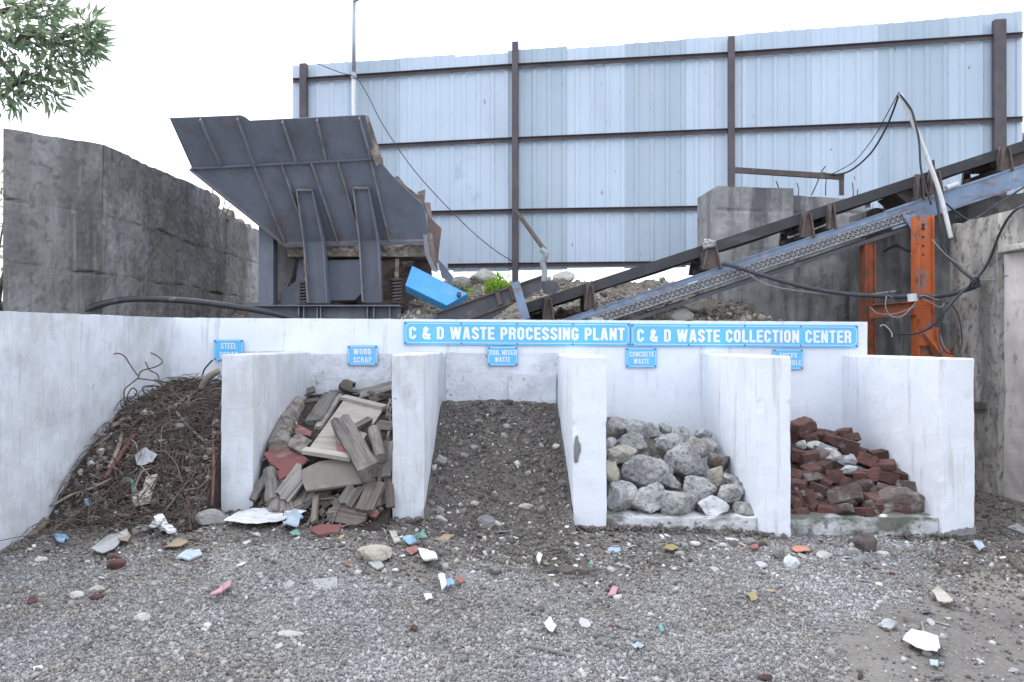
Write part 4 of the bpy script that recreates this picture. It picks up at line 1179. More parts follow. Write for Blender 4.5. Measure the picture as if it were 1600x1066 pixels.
# trough belt over the idlers
def BP(px): return P(px, 448 - (px - 900) * 0.326, 9.38)
n = 60
sec = [(9.38, 0.0), (9.41, -0.04), (9.55, -0.085), (9.66, -0.10), (9.80, -0.10), (9.91, -0.085), (10.05, -0.03), (10.08, 0.0)]
g = MB()
for i in range(n + 1):
    c = BP(812 + (1690 - 812) * i / n)
    sag = -0.018 * abs(math.sin(i / n * math.pi * 6))
    for th in (0, 0.028):
        for y, dz in sec:
            g.v.append(Vector((c.x, y, c.z + sag)) + upc * (dz - th))
k_ = len(sec)
for i in range(n):
    o0, o1 = i * 2 * k_, (i + 1) * 2 * k_
    for j in range(k_ - 1):
        g.f += [[o0 + j, o1 + j, o1 + j + 1, o0 + j + 1], [o0 + k_ + j + 1, o1 + k_ + j + 1, o1 + k_ + j, o0 + k_ + j]]
    g.f += [[o0, o0 + k_, o1 + k_, o1], [o0 + k_ - 1, o1 + k_ - 1, o1 + 2 * k_ - 1, o0 + 2 * k_ - 1]]
g.f += [[0] + list(range(1, k_)) + list(range(2 * k_ - 1, k_ - 1, -1))]
g.build('belt', M['belt'], con)
# the belt's near edge hangs as a dark skirt strip
a, b = BP(815), BP(1690)
d2 = (b - a).normalized(); u2 = Vector((-d2.z, 0, d2.x))
pa = [Vector((a.x, 9.36, a.z)) , Vector((b.x, 9.36, b.z)), Vector((b.x, 9.36, b.z)) - u2 * 0.125, Vector((a.x, 9.36, a.z)) - u2 * 0.125]
MB().prism(pa, (0, 0.012, 0)).build('edge_skirt', M['belt'], con)
# idler brackets
for px in (857, 922, 1112, 1262, 1300, 1437, 1462, 1572):
    base = CP(px)
    t_ = BP(px)
    w = {857: .14, 922: .13, 1112: .22, 1262: .15, 1300: .09, 1437: .09, 1462: .16, 1572: .15}[px]
    H = t_.z - base.z
    X = Vector((1, 0, 0))
    g = MB()
    b0 = Vector((base.x, YN + .01, base.z))
    g.prism([b0 - X * w * .5, b0 + X * w * .5, b0 + X * w * .42 + Vector((0, 0, H * .55)), b0 + X * w * .12 + Vector((0, .02, H * .98)), b0 - X * w * .30 + Vector((0, .02, H * .98)), b0 - X * w * .55 + Vector((0, 0, H * .5))], (0, 0.05, 0))
    g.bar(b0 + Vector((0, .03, .03)), Vector((base.x, YFR - .03, base.z + .03)), 0.09, 0.05)
    b1 = b0 + Vector((0, YFR - YN - .08, 0))
    g.prism([b1 - X * w * .4, b1 + X * w * .4, b1 + X * w * .1 + Vector((0, 0, H * .85)), b1 - X * w * .2 + Vector((0, 0, H * .85))], (0, 0.05, 0))
    for s in (-1, 1): g.bar(b0 + X * s * w * .5 + Vector((0, -.012, 0)), b0 + X * s * w * .2 + Vector((0, -.012, H * .9)), 0.02, 0.05, (0, 1, 0))
    o = g.build('idler_bracket', M['rusty_steel'], con)
    c = Vector((base.x, 0, base.z + H * .28))
    for ya, za, yb, zb_ in ((9.37, H * .33, 9.56, H * .22), (9.58, H * .20, 9.88, H * .20), (9.90, H * .22, 10.08, H * .33)):
        MB().tube([(c.x, ya, c.z + za - .02), (c.x, yb, c.z + zb_ - .02)], 0.045, 12).build('roller', M['rusty_steel'], o)
# hanging flap plates under the belt at the right
for x0, x1, dz in ((1400, 1450, .0), (1560, 1610, .05)):
    a, b = BP(x0) - u2 * .13, BP(x1) - u2 * .13
    MB().prism([(a.x, 9.45, a.z), (b.x, 9.45, b.z), (b.x - .05, 9.45, b.z - .16), (a.x + .16, 9.45, a.z - .14)], (0, .5, 0)).build('scraper_plate', M['rusty_steel'], con)
# steel dog-leg gusset in blue by the orange post
poly([(1410, 336), (1434, 334), (1434, 362), (1424, 358)], YN - .03, 'blue_channel', 'gusset', 0.02, con)
# tail skirt board at the low end
pts = [(676, 497), (690, 486), (760, 459), (846, 431), (846, 452), (800, 476), (766, 500), (676, 500)]
poly(pts, 9.05, 'dark_channel', 'tail_skirt', 0.02, con)
MB().bar(P(680, 490, 9.03), P(846, 431.5, 9.03), 0.05, 0.014).build('skirt_flange', M['rusty_steel'], con)
MB().bar(P(722, 503, 9.03), P(850, 455, 9.03), 0.05, 0.014).build('skirt_flange', M['rusty_steel'], con)
poly([(848, 441), (870, 440), (876, 452), (862, 462), (848, 458)], 9.1, 'dark_channel', 'skirt_end', 0.03, con)
MB().bar(P(805, 441, 8.95), P(822, 499, 8.95), 0.10, 0.02, (0, 1, 0)).build('strap', M['blue_channel'], con)
for px in (776, 797): rib_ = MB().bar(P(px, 455 - (px - 776) * .35, 9.02), P(px + 6, 476 - (px - 776) * .35, 9.02), 0.05, 0.03, (0, 1, 0)).build('skirt_rib', M['rusty_steel'], con)
# posts that carry it: low hidden tail support behind the white wall
for px, Y in ((800, 9.5), (1010, 9.75)):
    q = CP(px, Y)
    MB().span((q.x - .05, Y - .05, mound(q.x, Y) - .3), (q.x + .05, Y + .05, P(px, 492 - (px - 900) * .334, YN).z - .35)).build('support_leg', M['dark_channel'], con)
MB().span((p1.x - .3, YN + .1, -.2), (p1.x - .15, YN + .25, p1.z - .35)).build('support_leg', M['dark_channel'], con)

# cloth bits on the conveyor
g = MB()
c = P(1109, 381, 9.25)
vs_, fs_ = rock_shape(False, 3, 0.3, 77)
g.add([c + Vector((v.x * .11, v.y * .08, v.z * .06 + .02 * ns(v.x * 3, v.y * 3, v.z))) for v in vs_], fs_)
tag(g.build('rag', M['plastic_grey']), 'pale torn rag draped on a rusty idler bracket', 'rag')
g = MB().tube([P(1478, 294, 9.25), P(1496, 287, 9.3)], 0.03, 8)
tag(g.build('pipe_offcut', M['pvc']), 'short white pipe offcut lying on the conveyor channel', 'pipe')

# ---------------------------------------------------------------- orange support frame
of = thing('support_frame', (PX(1445, 8.85), 8.85, 0), 'orange steel frame of two punched posts propping up the conveyor', 'frame')
def oposts(x0, x1, ytop, Y, m, dep=0.12, bolts=True, ybot=None):
    a, b = P(x0, ytop, Y), P(x1, ytop, Y)
    g = MB()
    g.span((a.x, Y, 0), (b.x, Y + .012, a.z))
    g.span((a.x, Y - .045, 0), (a.x + .012, Y - .001, a.z)); g.span((b.x - .012, Y - .045, 0), (b.x, Y - .001, a.z))
    g.span((a.x, Y + .0125, 0), (a.x + .012, Y + dep, a.z)); g.span((b.x - .012, Y + .0125, 0), (b.x, Y + dep, a.z))
    o = g.build('post', M[m], of)
    if bolts:
        for y, r in ((352, .02), (357.5, .022), (370.5, .015), (384.5, .014), (398, .012)):
            q = P((x0 + x1) / 2 - 2, y, Y)
            MB().tube([(q.x, Y - .004, q.z), (q.x, Y + .0005, q.z)], r, 12).build('hole_shade_disc', M['hole_shade'], o)  # raised black disc: the shade inside a bolt hole, put in as colour
    return o
oposts(1432, 1456.5, 337.5, 8.8, 'orange')
oposts(1350, 1366, 380, 9.35, 'orange_rust', bolts=False)
a, b = P(1358, 487, 9.1), P(1434, 481, 8.86)
g = MB().bar(a, b, 0.03, 0.15)
g.bar(a + Vector((0, -.03, .075)), b + Vector((0, -.03, .075)), 0.09, 0.012)
g.bar(a + Vector((0, -.03, -.075)), b + Vector((0, -.03, -.075)), 0.09, 0.012)
g.build('cross_beam', M['orange_rust'], of)
g = MB().bar(P(1446, 520, 8.74), P(1482, 566, 8.66), 0.10, 0.16, (0, -1, 0))
g.build('diagonal_brace', M['orange'], of)
poly([(1461, 512), (1467, 512), (1482, 560), (1474, 562)], 8.58, 'orange', 'brace_flange', 0.02, of)
poly([(1431, 515), (1459, 515), (1459, 532), (1446, 542), (1431, 540)], 8.735, 'orange', 'gusset', 0.012, of)
# the brace stands on a short stub
q = P(1484, 562, 8.68)
MB().span((q.x - .06, 8.62, 0), (q.x + .06, 8.76, q.z - .02)).build('brace_stub', M['orange_rust'], of)
MB().span((P(1432, 0, 8.8).x - .1, 8.68, -.05), (P(1456, 0, 8.8).x + .1, 9.0, 0.02)).build('base_plate', M['orange_rust'], of)

# rusty angle frame on the pier
g = MB().bar(P(1148, 266, 10.7), P(1318, 277, 10.7), 0.05, 0.075)
g.bar(P(1315, 274, 10.7), P(1315, 305, 10.7), 0.05, 0.05, (0, 1, 0))
tag(g.build('angle_bar', M['rusty_steel']), 'rusty steel angle bar bent down over the pier top', 'steel bar')
for k, (px, y0, y1) in enumerate(((1215, 283, 308), (1247, 286, 306), (1290, 275, 306), (1332, 285, 318), (1340, 296, 318))):
    g = MB().tube(smooth_path([P(px, y1, 11.1), P(px + U(-2, 2), (y0 + y1) / 2, 11.1), P(px + U(-3, 3), y0, 11.1)], 3), 0.008, 6)
    tag(g.build('rebar_stub', M['rusty_steel']), 'thin rusty rebar stub standing up out of the stepped pier', 'rebar', 'rebar stubs on the pier')

# ---------------------------------------------------------------- cables, pipes and the lamp pole
def cable(name, pts, r, m, label, cat='cable', group=None, n=8):
    P3 = [P(x, y, Y) for x, y, Y in pts]
    o = MB().tube(smooth_path(P3, 7), r, n).build(name, M[m], smooth=True)
    return tag(o, label, cat, group)
cable('hose', [(100, 500, 8.75), (118, 492, 8.7), (150, 478, 8.8), (205, 467.5, 8.9), (290, 470, 9.0), (370, 480, 9.1), (430, 490, 9.1), (470, 500, 9.1)], 0.036, 'black_cable', 'thick dark hose arching along the top of the left white wall', 'hose')
cable('cable', [(1128, 412, 9.2), (1150, 417, 9.15), (1200, 433, 9.0), (1260, 449, 8.9), (1330, 460, 8.75), (1425, 464, 8.6), (1480, 461, 8.55), (1515, 451, 8.5), (1527, 445, 8.45)], 0.026, 'black_cable', 'thick blue black cable sagging from the conveyor to the right wall')
cable('cable', [(1640, 310, 7.6), (1601, 321, 7.75), (1580, 335, 7.9), (1562, 365, 8.1), (1545, 408, 8.3), (1525, 437, 8.4), (1500, 460, 8.4), (1478, 484, 8.4), (1462, 505, 8.5), (1435, 520, 8.6), (1405, 522, 8.65)], 0.014, 'black_cable', 'black cable dropping off the right wall top and under the orange post')
cable('cable', [(1458, 250, 9.2), (1462, 300, 9.2), (1468, 340, 9.1), (1476, 390, 9.0), (1500, 420, 8.7), (1522, 438, 8.4)], 0.016, 'black_cable', 'dark cable hanging from the white pipe down to the wall corner')
cable('wire', [(1395, 466, 8.55), (1386, 462, 8.5), (1384, 480, 8.5), (1392, 494, 8.5), (1410, 494, 8.5), (1428, 476, 8.5), (1440, 462, 8.5), (1462, 468, 8.5), (1475, 474, 8.5), (1468, 480, 8.5), (1452, 472, 8.5), (1430, 460, 8.5)], 0.006, 'grey_wire', 'thin grey wire coiled loosely round the sagging cable', 'wire')
cable('wire', [(1384, 478, 8.5), (1390, 455, 8.5), (1420, 456, 8.5), (1436, 464, 8.5), (1490, 480, 8.5), (1503, 530, 8.5), (1496, 552, 8.5), (1478, 550, 8.5), (1468, 530, 8.5), (1470, 505, 8.5), (1476, 492, 8.5)], 0.007, 'black_cable', 'black wire looping beside the foot of the orange post', 'wire')
cable('wire', [(1525, 438, 8.4), (1555, 437, 8.25), (1572, 431, 8.15), (1590, 434, 8.0), (1610, 444, 7.8)], 0.007, 'grey_wire', 'thin pale wire running across the plaster from the wall corner', 'wire')
cable('wire', [(1456, 374, 8.7), (1480, 400, 8.6), (1505, 418, 8.5), (1527, 440, 8.4)], 0.005, 'grey_wire', 'thin slack wire from the orange post to the wall corner', 'wire')
cable('wire', [(1360, 480, 9.0), (1372, 490, 8.8), (1400, 490, 8.7), (1432, 478, 8.7)], 0.006, 'grey_wire', 'thin grey wire slung under the orange cross beam', 'wire')
cable('wire', [(1375, 510, 9.0), (1382, 508, 9.0), (1392, 518, 9.0), (1394, 527, 9.0)], 0.008, 'pvc', 'short pale hooked wire beneath the orange cross beam', 'wire')
g = MB()
for k in range(9):
    c = P(1524 + U(-3, 3), 442 + U(-5, 5), 8.36)
    g.tube([c + Vector((.04 * math.cos(t) , .02 * math.sin(2 * t + k), .04 * math.sin(t) * U(.6, 1))) for t in [i * .6 for i in range(11)]], 0.008, 6)
tag(g.build('cable_knot', M['black_cable']), 'tangled knot of black cable ends at the right wall corner', 'cable knot')
g = MB().tube([P(1425, 459, 8.52), P(1426, 471, 8.52)], 0.05, 10)
tag(g.build('tape_wrap', M['pvc']), 'white tape wrapped round the cable on the orange post', 'tape')
g = MB().tube(smooth_path([P(1486, 372, 8.95), P(1468, 300, 9.1), P(1448, 245, 9.15), P(1424, 185, 9.15), P(1406, 146, 9.15)], 5), 0.026, 9)
tag(g.build('pipe', M['pvc']), 'long white plastic pipe leaning up from the conveyor', 'pipe')
cable('cable', [(1404, 145, 9.15), (1412, 155, 9.12), (1424, 172, 9.1), (1430, 192, 9.1), (1436, 220, 9.1), (1440, 270, 9.1), (1455, 320, 9.1)], 0.013, 'black_cable', 'dark cable hugging the upper side of the white pipe')
cable('cable', [(1405, 146, 9.15), (1395, 175, 9.4), (1382, 205, 9.7), (1360, 240, 10.1), (1330, 266, 10.5), (1305, 273, 10.65), (1285, 270, 10.7)], 0.012, 'black_cable', 'slack cable from the white pipe tip to the rusty angle bar, the thicker of two')
cable('wire', [(1404, 145, 9.15), (1385, 180, 9.6), (1365, 215, 10.0), (1335, 252, 10.4), (1300, 272, 10.66)], 0.006, 'black_cable', 'slack wire from the white pipe tip to the rusty angle bar, the thinner of two', 'wire')
cable('wire', [(1268, 305, 10.75), (1275, 290, 10.7), (1284, 268, 10.7), (1290, 260, 10.7)], 0.008, 'black_cable', 'dark wire twisted round the angle bar on the pier', 'wire')
cable('cable', [(1424, 384, 9.4), (1440, 375, 9.3), (1445, 388, 9.3), (1420, 392, 9.5), (1400, 384, 9.6), (1380, 393, 9.7)], 0.02, 'black_cable', 'black cable bundle tucked under the conveyor behind the orange post')
cable('cable', [(1478, 318, 9.1), (1500, 336, 9.1), (1520, 343, 9.1), (1560, 318, 9.1), (1610, 286, 9.1)], 0.012, 'black_cable', 'thin dark cable slung under the raised end of the conveyor')
cable('cable', [(1160, 420, 9.2), (1190, 441, 9.1), (1230, 452, 9.0), (1320, 462, 8.8), (1360, 460, 8.75), (1400, 455, 8.6)], 0.009, 'grey_wire', 'thin grey cable drooping below the thick sagging cable')
# lamp pole and its wire
q = P(553, 60, 15.5)
g = MB().tube([(q.x, q.y, 0), (q.x, q.y, 4.5), (q.x, q.y, 8.0)], [0.055, 0.05, 0.045], 10)
g.tube([(q.x, q.y, 7.6), (q.x, q.y, 9.5)], 0.038, 10)
q0 = FP(553, 60, 0.25)
pole = thing('lamp_pole', (q0.x, q0.y, 0), 'thin galvanised pole rising above the sheet fence', 'pole')
zt = P(553, -12, q0.y).z
MB().tube([(q0.x, q0.y, 1.5), (q0.x, q0.y, P(553, 115, q0.y).z)], 0.042, 10).build('lower_tube', M['pvc'], pole, smooth=True)
MB().tube([(q0.x, q0.y, P(553, 119, q0.y).z), (q0.x, q0.y, zt)], 0.034, 10).build('upper_tube', M['galv_pole'], pole, smooth=True)
MB().tube([(q0.x, q0.y, P(553, 124, q0.y).z), (q0.x, q0.y, P(553, 114, q0.y).z)], 0.052, 10).build('clamp', M['galv_pole'], pole)
zc = P(553, 0, q0.y).z
MB().tube([(q0.x, q0.y - .01, zc - .03), (q0.x + .16, q0.y - .05, zc + .04)], 0.03, 8).build('lamp_arm', M['galv_pole'], pole)
w = [FP(497, 100, .3), FP(530, 113, .3), FP(556, 122, .3), FP(575, 150, .35), FP(600, 198, .4), FP(650, 270, .4), FP(720, 345, .35), FP(765, 385, .3), FP(801, 409, .2)]
tag(MB().tube(smooth_path(w, 5), 0.008, 5).build('wire', M['black_cable']), 'long thin wire swooping across the sheet fence from the pole', 'wire')

# ---------------------------------------------------------------- tree and plants
def leaves(g, c, r, n, L, droop=0.0, bias=None):
    for _ in range(n):
        d = Vector((random.gauss(0, 1), random.gauss(0, 1), random.gauss(0, 1))).normalized()
        p = c + d * r * random.random() ** 0.5
        ax = (d + Vector((random.gauss(0, .5), random.gauss(0, .5), random.gauss(0, .5) - droop)) + (bias or Vector())).normalized()
        s = ax.cross(Vector((random.gauss(0, 1), random.gauss(0, 1), random.gauss(0, 1)))).normalized()
        l, w = L * U(.7, 1.3), L * U(.10, .165)
        k = ax.cross(s) * l * U(-.12, .12)
        g.add([p, p + ax * l * .35 + s * w + k, p + ax * l, p + ax * l * .35 - s * w + k], [(0, 1, 2, 3)])
tree = thing('leafy_tree', (-9.6, 9.6, 0), 'tree with narrow drooping leaves reaching in at the top left corner', 'tree')
wood, fol = MB(), MB()
wood.tube(smooth_path([(-9.6, 9.6, -.2), (-9.5, 9.6, 1.8), (-9.3, 9.5, 3.6), (-9.2, 9.4, 5.2), (-9.3, 9.4, 7.4)], 4), [.24 - .011 * i for i in range(17)], 10)
limbs = MB()
clus = [(14, 40, 9.0), (45, 28, 9.1), (70, 22, 9.0), (20, 78, 8.9), (52, 62, 9.0), (80, 55, 9.1), (100, 58, 9.0), (120, 66, 9.0), (137, 50, 9.0), (142, 66, 9.0), (148, 78, 9.05), (128, 85, 9.0), (95, 80, 9.0), (70, 90, 9.0),
        (40, 100, 9.0), (62, 112, 9.0), (105, 105, 9.0), (116, 120, 9.0), (88, 105, 9.05), (30, 125, 9.0), (70, 138, 9.0), (55, 135, 9.0), (12, 112, 9.0), (14, 145, 9.0), (28, 158, 8.95), (4, 160, 9.0), (78, 8, 9.1), (36, 5, 9.0), (85, 18, 9.1), (4, 10, 9.2), (2, 62, 9), (135, 38, 9.05), (148, 42, 9.05), (78, 150, 9.0), (45, 45, 9.2), (30, 60, 9.2), (-30, 60, 9.2), (-60, 20, 9.4), (-60, 110, 9.3), (-90, -60, 9.4), (10, -50, 9.4), (60, -60, 9.4), (-20, -90, 9.4), (-25, 150, 9.2), (-60, 170, 9.4)]
hubs = [P(-60, 60, 9.3), P(20, 70, 9.1), P(80, 70, 9.05), P(30, 130, 9.05), P(60, 10, 9.2), P(-60, -60, 9.4)]
st = Vector((-9.25, 9.45, 4.4))
for k, h in enumerate(hubs):
    b_ = hubs[max(0, k - 1)] if k in (1, 2) else (hubs[0] if k else st)
    limbs.tube(smooth_path([st + Vector((0, 0, .3 * k)) if k in (0, 5) else b_, ((b_ if k not in (0, 5) else st) + h) / 2 + Vector((0, 0, .12)), h], 4), [.05 - .003 * i for i in range(9)] if k else [.085 - .004 * i for i in range(9)], 7)
for px, py, Y in clus:
    c = P(px, py, Y)
    h = min(hubs, key=lambda q: (q - c).length)
    limbs.tube([h, h.lerp(c, .5) + Vector((0, 0, .04)), c], [.014, .010, .005], 5)
    outw = (c - P(20, 60, 9.2)).normalized() * 0.5
    leaves(fol, c, 0.15, 37, 0.16, 0.2, outw)
for _ in range(60):                                     # the rest of the crown, outside the frame
    a = U(0, 6.28)
    r = U(.4, 2.2)
    c = Vector((-9.9 + r * math.cos(a) * .9, 9.9 + r * math.sin(a), U(4.4, 8.0)))
    if c.x > PX(-70, c.y): continue
    limbs.tube([Vector((-9.3, 9.45, min(7.2, max(4.0, c.z - .8)))), c], [.03, .008], 5)
    leaves(fol, c, 0.45, 90, 0.16, 0.25)
wood.build('trunk', M['trunk'], tree, smooth=True)
limbs.build('limbs', M['trunk'], tree)
fol.build('crown', M['leaf'], tree)
# bush showing past the left end of the retaining wall
bush = thing('leafy_bush', (-6.6, 9.9, 0), 'green bush showing past the left end of the retaining wall', 'bush')
g, s_ = MB(), MB()
for _ in range(46):
    c = Vector((U(-7.4, -5.95), U(9.5, 10.4), U(.4, 4.0)))
    leaves(g, c, 0.22, 40, 0.11, 0.1)
    s_.tube([(-6.6 + U(-.1, .1), 9.9, 0), ((-6.6 + c.x) / 2, 9.9, c.z * .6), c], [.03, .02, .006], 5)
s_.build('stem', M['trunk'], bush)
g.build('foliage', M['leaf'], bush)
# bright plant on the bank
def plant(px, py, Y, r, n, L, label):
    c = P(px, py, Y)
    t = thing('bank_plant', (c.x, c.y, mound(c.x, c.y)), label, 'plant')
    g, s_ = MB(), MB()
    for _ in range(n):
        d = Vector((random.gauss(0, 1), random.gauss(0, .6), abs(random.gauss(0, .7)))).normalized() * r * U(.5, 1)
        tip = Vector((c.x, c.y, mound(c.x, c.y))) + d
        s_.tube([(c.x, c.y, mound(c.x, c.y) - .03), tip], [.006, .003], 4)
        leaves(g, tip, 0.07, 7, L)
    s_.build('stem', M['leaf_bright'], t)
    g.build('foliage', M['leaf_bright'], t)
plant(778, 450, 11.2, 0.19, 40, 0.10, 'bright green leafy weed growing on the rubble bank')
plant(722, 446, 11.0, 0.16, 14, 0.08, 'small yellow green weed on the bank by the blue guard')
# larger stones on the bank
for k, (px, py, Y, w, h, lab) in enumerate(((757, 442, 11.6, .26, .16, 'pale boulder beside the bright green weed'), (712, 437, 11.4, .22, .14, 'dark grey boulder on the bank below the sheet fence'), (883, 442, 11.9, .2, .12, 'grey stone on the bank crest right of the rag'),
                                            (735, 470, 10.4, .16, .10, 'pale stone on the bank between blue guard and tail skirt'), (1060, 478, 9.6, .2, .13, 'white stone lying lowest on the bank by the pier'), (1085, 468, 9.9, .22, .12, 'pale stone against the pier foot on the bank'), (930, 488, 9.3, .15, .1, 'pale rubble lump just over the white wall top'))):
    c = P(px, py, Y)
    tag(rock('stone', M['pale_stone'] if k != 1 else M['stone'], Vector((c.x, c.y, mound(c.x, c.y) + h * .4)), (w, w * .8, h), 300 + k), lab, 'stone')

# ---------------------------------------------------------------- heaps
def heap(name, prof, xa, xb, y0, m, amp, label, cat, nx=70, ny=70, xfun=None):
    def h(x, y):
        z = interp(y, prof) + amp * fbm(x, y, 3, 2.2) + amp * .5 * fbm(x, y, 8, 9, 2)
        if xfun: z += xfun(x, y)
        g0 = gz(x, y)
        return g0 - 0.03 + max(0, z - g0 + .03) if y < prof[1][0] else z
    g = heightfield(name, h, xa, xb, y0, YB - 0.055, nx, ny, m, 0.05)
    tag(g, label, cat, kind='stuff')
    return h
steel_prof = [(5.55, .10), (5.9, .17), (6.10, .30), (6.47, .62), (7.12, .97), (8.2, 1.20)]
h_steel = heap('scrap_dirt', steel_prof, XW + .01, DX[0][0] - .01, 5.5, M['heap_base'], 0.05, 'dark dirt and rust packed inside the steel scrap heap', 'scrap heap')
wood_prof = [(5.95, .12), (6.2, .17), (6.38, .28), (6.62, .62), (7.0, .82), (8.2, 1.06)]
h_wood = heap('wood_dirt', wood_prof, DX[0][1] + .01, DX[1][0] - .01, 5.9, M['heap_base'], 0.03, 'dark wood dust and splinters packed inside the wood heap', 'wood debris')
soil_prof = [(5.3, .07), (5.8, .085), (6.2, .14), (6.5, .26), (7.2, .60), (8.2, 1.00)]
h_soil = heap('soil_heap', soil_prof, DX[1][1] + .005, DX[2][0] - .005, 5.2, M['soil'], 0.035, 'sloping heap of dark soil mixed with small stones', 'soil heap', 110, 170)

def in_heap(h, xa, xb, y0, y1):
    def f(n):
        out = []
        while len(out) < n:
            x, y = U(xa, xb), U(y0, y1)
            out.append((x, y, h(x, y)))
        return out
    return f
scatter('soil_crumbs', M['crumb'], 15000, in_heap(h_soil, DX[1][1] + .03, DX[2][0] - .03, 5.35, 8.1), lambda n: np.clip(0.0085 * np.exp(rng.normal(0, 0.6, n)), 0.003, 0.06), 'crumbs and pebbles over the soil heap', 'soil crumbs')
scatter('soil_chips', M['chip'], 480, in_heap(h_soil, DX[1][1] + .03, DX[2][0] - .03, 5.35, 8.1), lambda n: np.clip(0.013 * np.exp(rng.normal(0, 0.55, n)), 0.005, 0.06), 'pale chips scattered over the soil heap', 'stone chips', 0.5)

# stones in the soil heap that can be pointed at
SOIL_ST = [(427, 485, 36, 30, 's', 'round grey stone high on the soil heap'), (552, 508, 38, 26, 'p', 'pale stone in the upper middle of the soil heap'), (540, 550, 34, 26, 's', 'grey stone just below a pale stone high in the soil heap'),
           (660, 537, 34, 22, 's', 'flat grey stone on the right of the soil heap, near its top'), (708, 594, 22, 28, 'p', 'small white stone right of the soil heap middle'), (778, 600, 36, 28, 'p', 'pale bluish stone by the right divider of the soil bay'),
           (250, 662, 58, 50, 's', 'large grey stone half buried at the left divider of the soil bay'), (224, 695, 24, 32, 'p', 'white chip stone at the foot of a large grey one, left of the soil heap'), (362, 640, 42, 34, 's', 'dusty stone in the left half of the soil heap'),
           (650, 718, 36, 22, 's', 'grey stone lower right of the soil heap middle'), (803, 766, 46, 40, 's', 'slanted grey slab stone near the right divider foot'), (715, 800, 36, 26, 's', 'small cluster stone near the lower right of the soil heap'),
           (410, 857, 42, 32, 'p', 'whitish stone above the large round stone at the soil heap foot'), (332, 893, 24, 24, 'p', 'small white stone left of the large round one'), (640, 870, 60, 30, 'p', 'long pale stone at the soil heap foot'),
           (460, 943, 84, 60, 's', 'large round grey stone at the foot of the soil heap'), (255, 888, 44, 40, 's', 'dark stone beside the left divider foot in the soil bay'), (570, 858, 20, 18, 'p', 'tiny white stone low in the soil heap'),
           (410, 604, 40, 30, 's', 'dull grey stone in the middle of the soil heap'), (344, 862, 20, 26, 'p', 'slim white chip low on the left of the soil heap'), (963, 1004, 30, 30, 's', 'rounded stone at the foot of the chipped divider wall'), (570, 1014, 36, 26, 's', 'grey stone below the soil heap foot')]
def hg(x, y):
    if DX[1][1] < x < DX[2][0] and y > 5.2: return h_soil(x, y)
    if x < DX[0][0] and y > 5.5: return h_steel(x, y)
    if DX[0][1] < x < DX[1][0] and y > 5.9: return h_wood(x, y)
    return gzn(x, y)
def stone_at(px, py, w, h, m, label, seed, name='stone', squash=.75, rough=.06, group=None, sub=3):
    c = hit(px, py + h * .35, hg, 3.0, 8.1)
    k = c.y / F
    o = rock(name, m, c + Vector((0, h * k * .3, h * k * .30)), (w * k * .6, (w + h) * k * .27, h * k * .58), seed, Euler((0, U(-.3, .3), U(0, 6))).to_matrix() if abs(w - h) < 8 else None, rough=rough, sub=sub)
    return tag(o, label, 'stone', group)
for k, (u, v, w, h, kind, lab) in enumerate(SOIL_ST):
    stone_at(600 + u * .347, 490 + v * .347, w * .347, h * .347, M['stone' if kind == 's' else 'pale_stone'], lab, 500 + k)

# ---------------------------------------------------------------- steel scrap
tang = MB()
for _ in range(1300):                                     # the uncountable tangle of thin wire
    x, y = U(XW + .08, DX[0][0] - .06), U(5.75, 8.1)
    z = h_steel(x, y)
    a = U(0, 6.28)
    L = U(.15, .5)
    pts = []
    p = Vector((x, y, z + U(-.02, .05)))
    d = Vector((math.cos(a), math.sin(a) * .8, U(-.35, .35))).normalized()
    for i in range(5):
        p = p + d * L / 4
        d = (d + Vector((U(-.5, .5), U(-.5, .5), U(-.4, .4)))).normalized()
        x_, y_ = min(max(p.x, XW + .03), DX[0][0] - .03), min(p.y, 8.1)
        zz = hg(x_, y_) if y_ > 5.5 else gzn(x_, y_)
        p = Vector((x_, y_, max(zz + .004, min(p.z, zz + .10))))
        pts.append(p.copy())
    tang.tube(pts, U(.0018, .0038), 4)
tag(tang.build('wire_tangle', M['steel_tangle']), 'tangle of thin rusty wire over the steel scrap heap', 'wire tangle', kind='stuff')
scatter('scrap_crumbs', M['crumb'], 6500, in_heap(h_steel, XW + .05, DX[0][0] - .05, 5.6, 8.1), lambda n: np.clip(0.015 * np.exp(rng.normal(0, 0.6, n)), 0.005, 0.07), 'dirt crumbs and mortar bits in the steel scrap heap', 'crumbs')
scatter('scrap_chips', M['chip'], 420, in_heap(h_steel, XW + .08, DX[0][0] - .06, 5.6, 8.0), lambda n: np.clip(0.016 * np.exp(rng.normal(0, 0.5, n)), 0.006, 0.05), 'pale mortar bits caught in the steel scrap heap', 'mortar bits', 0.6)
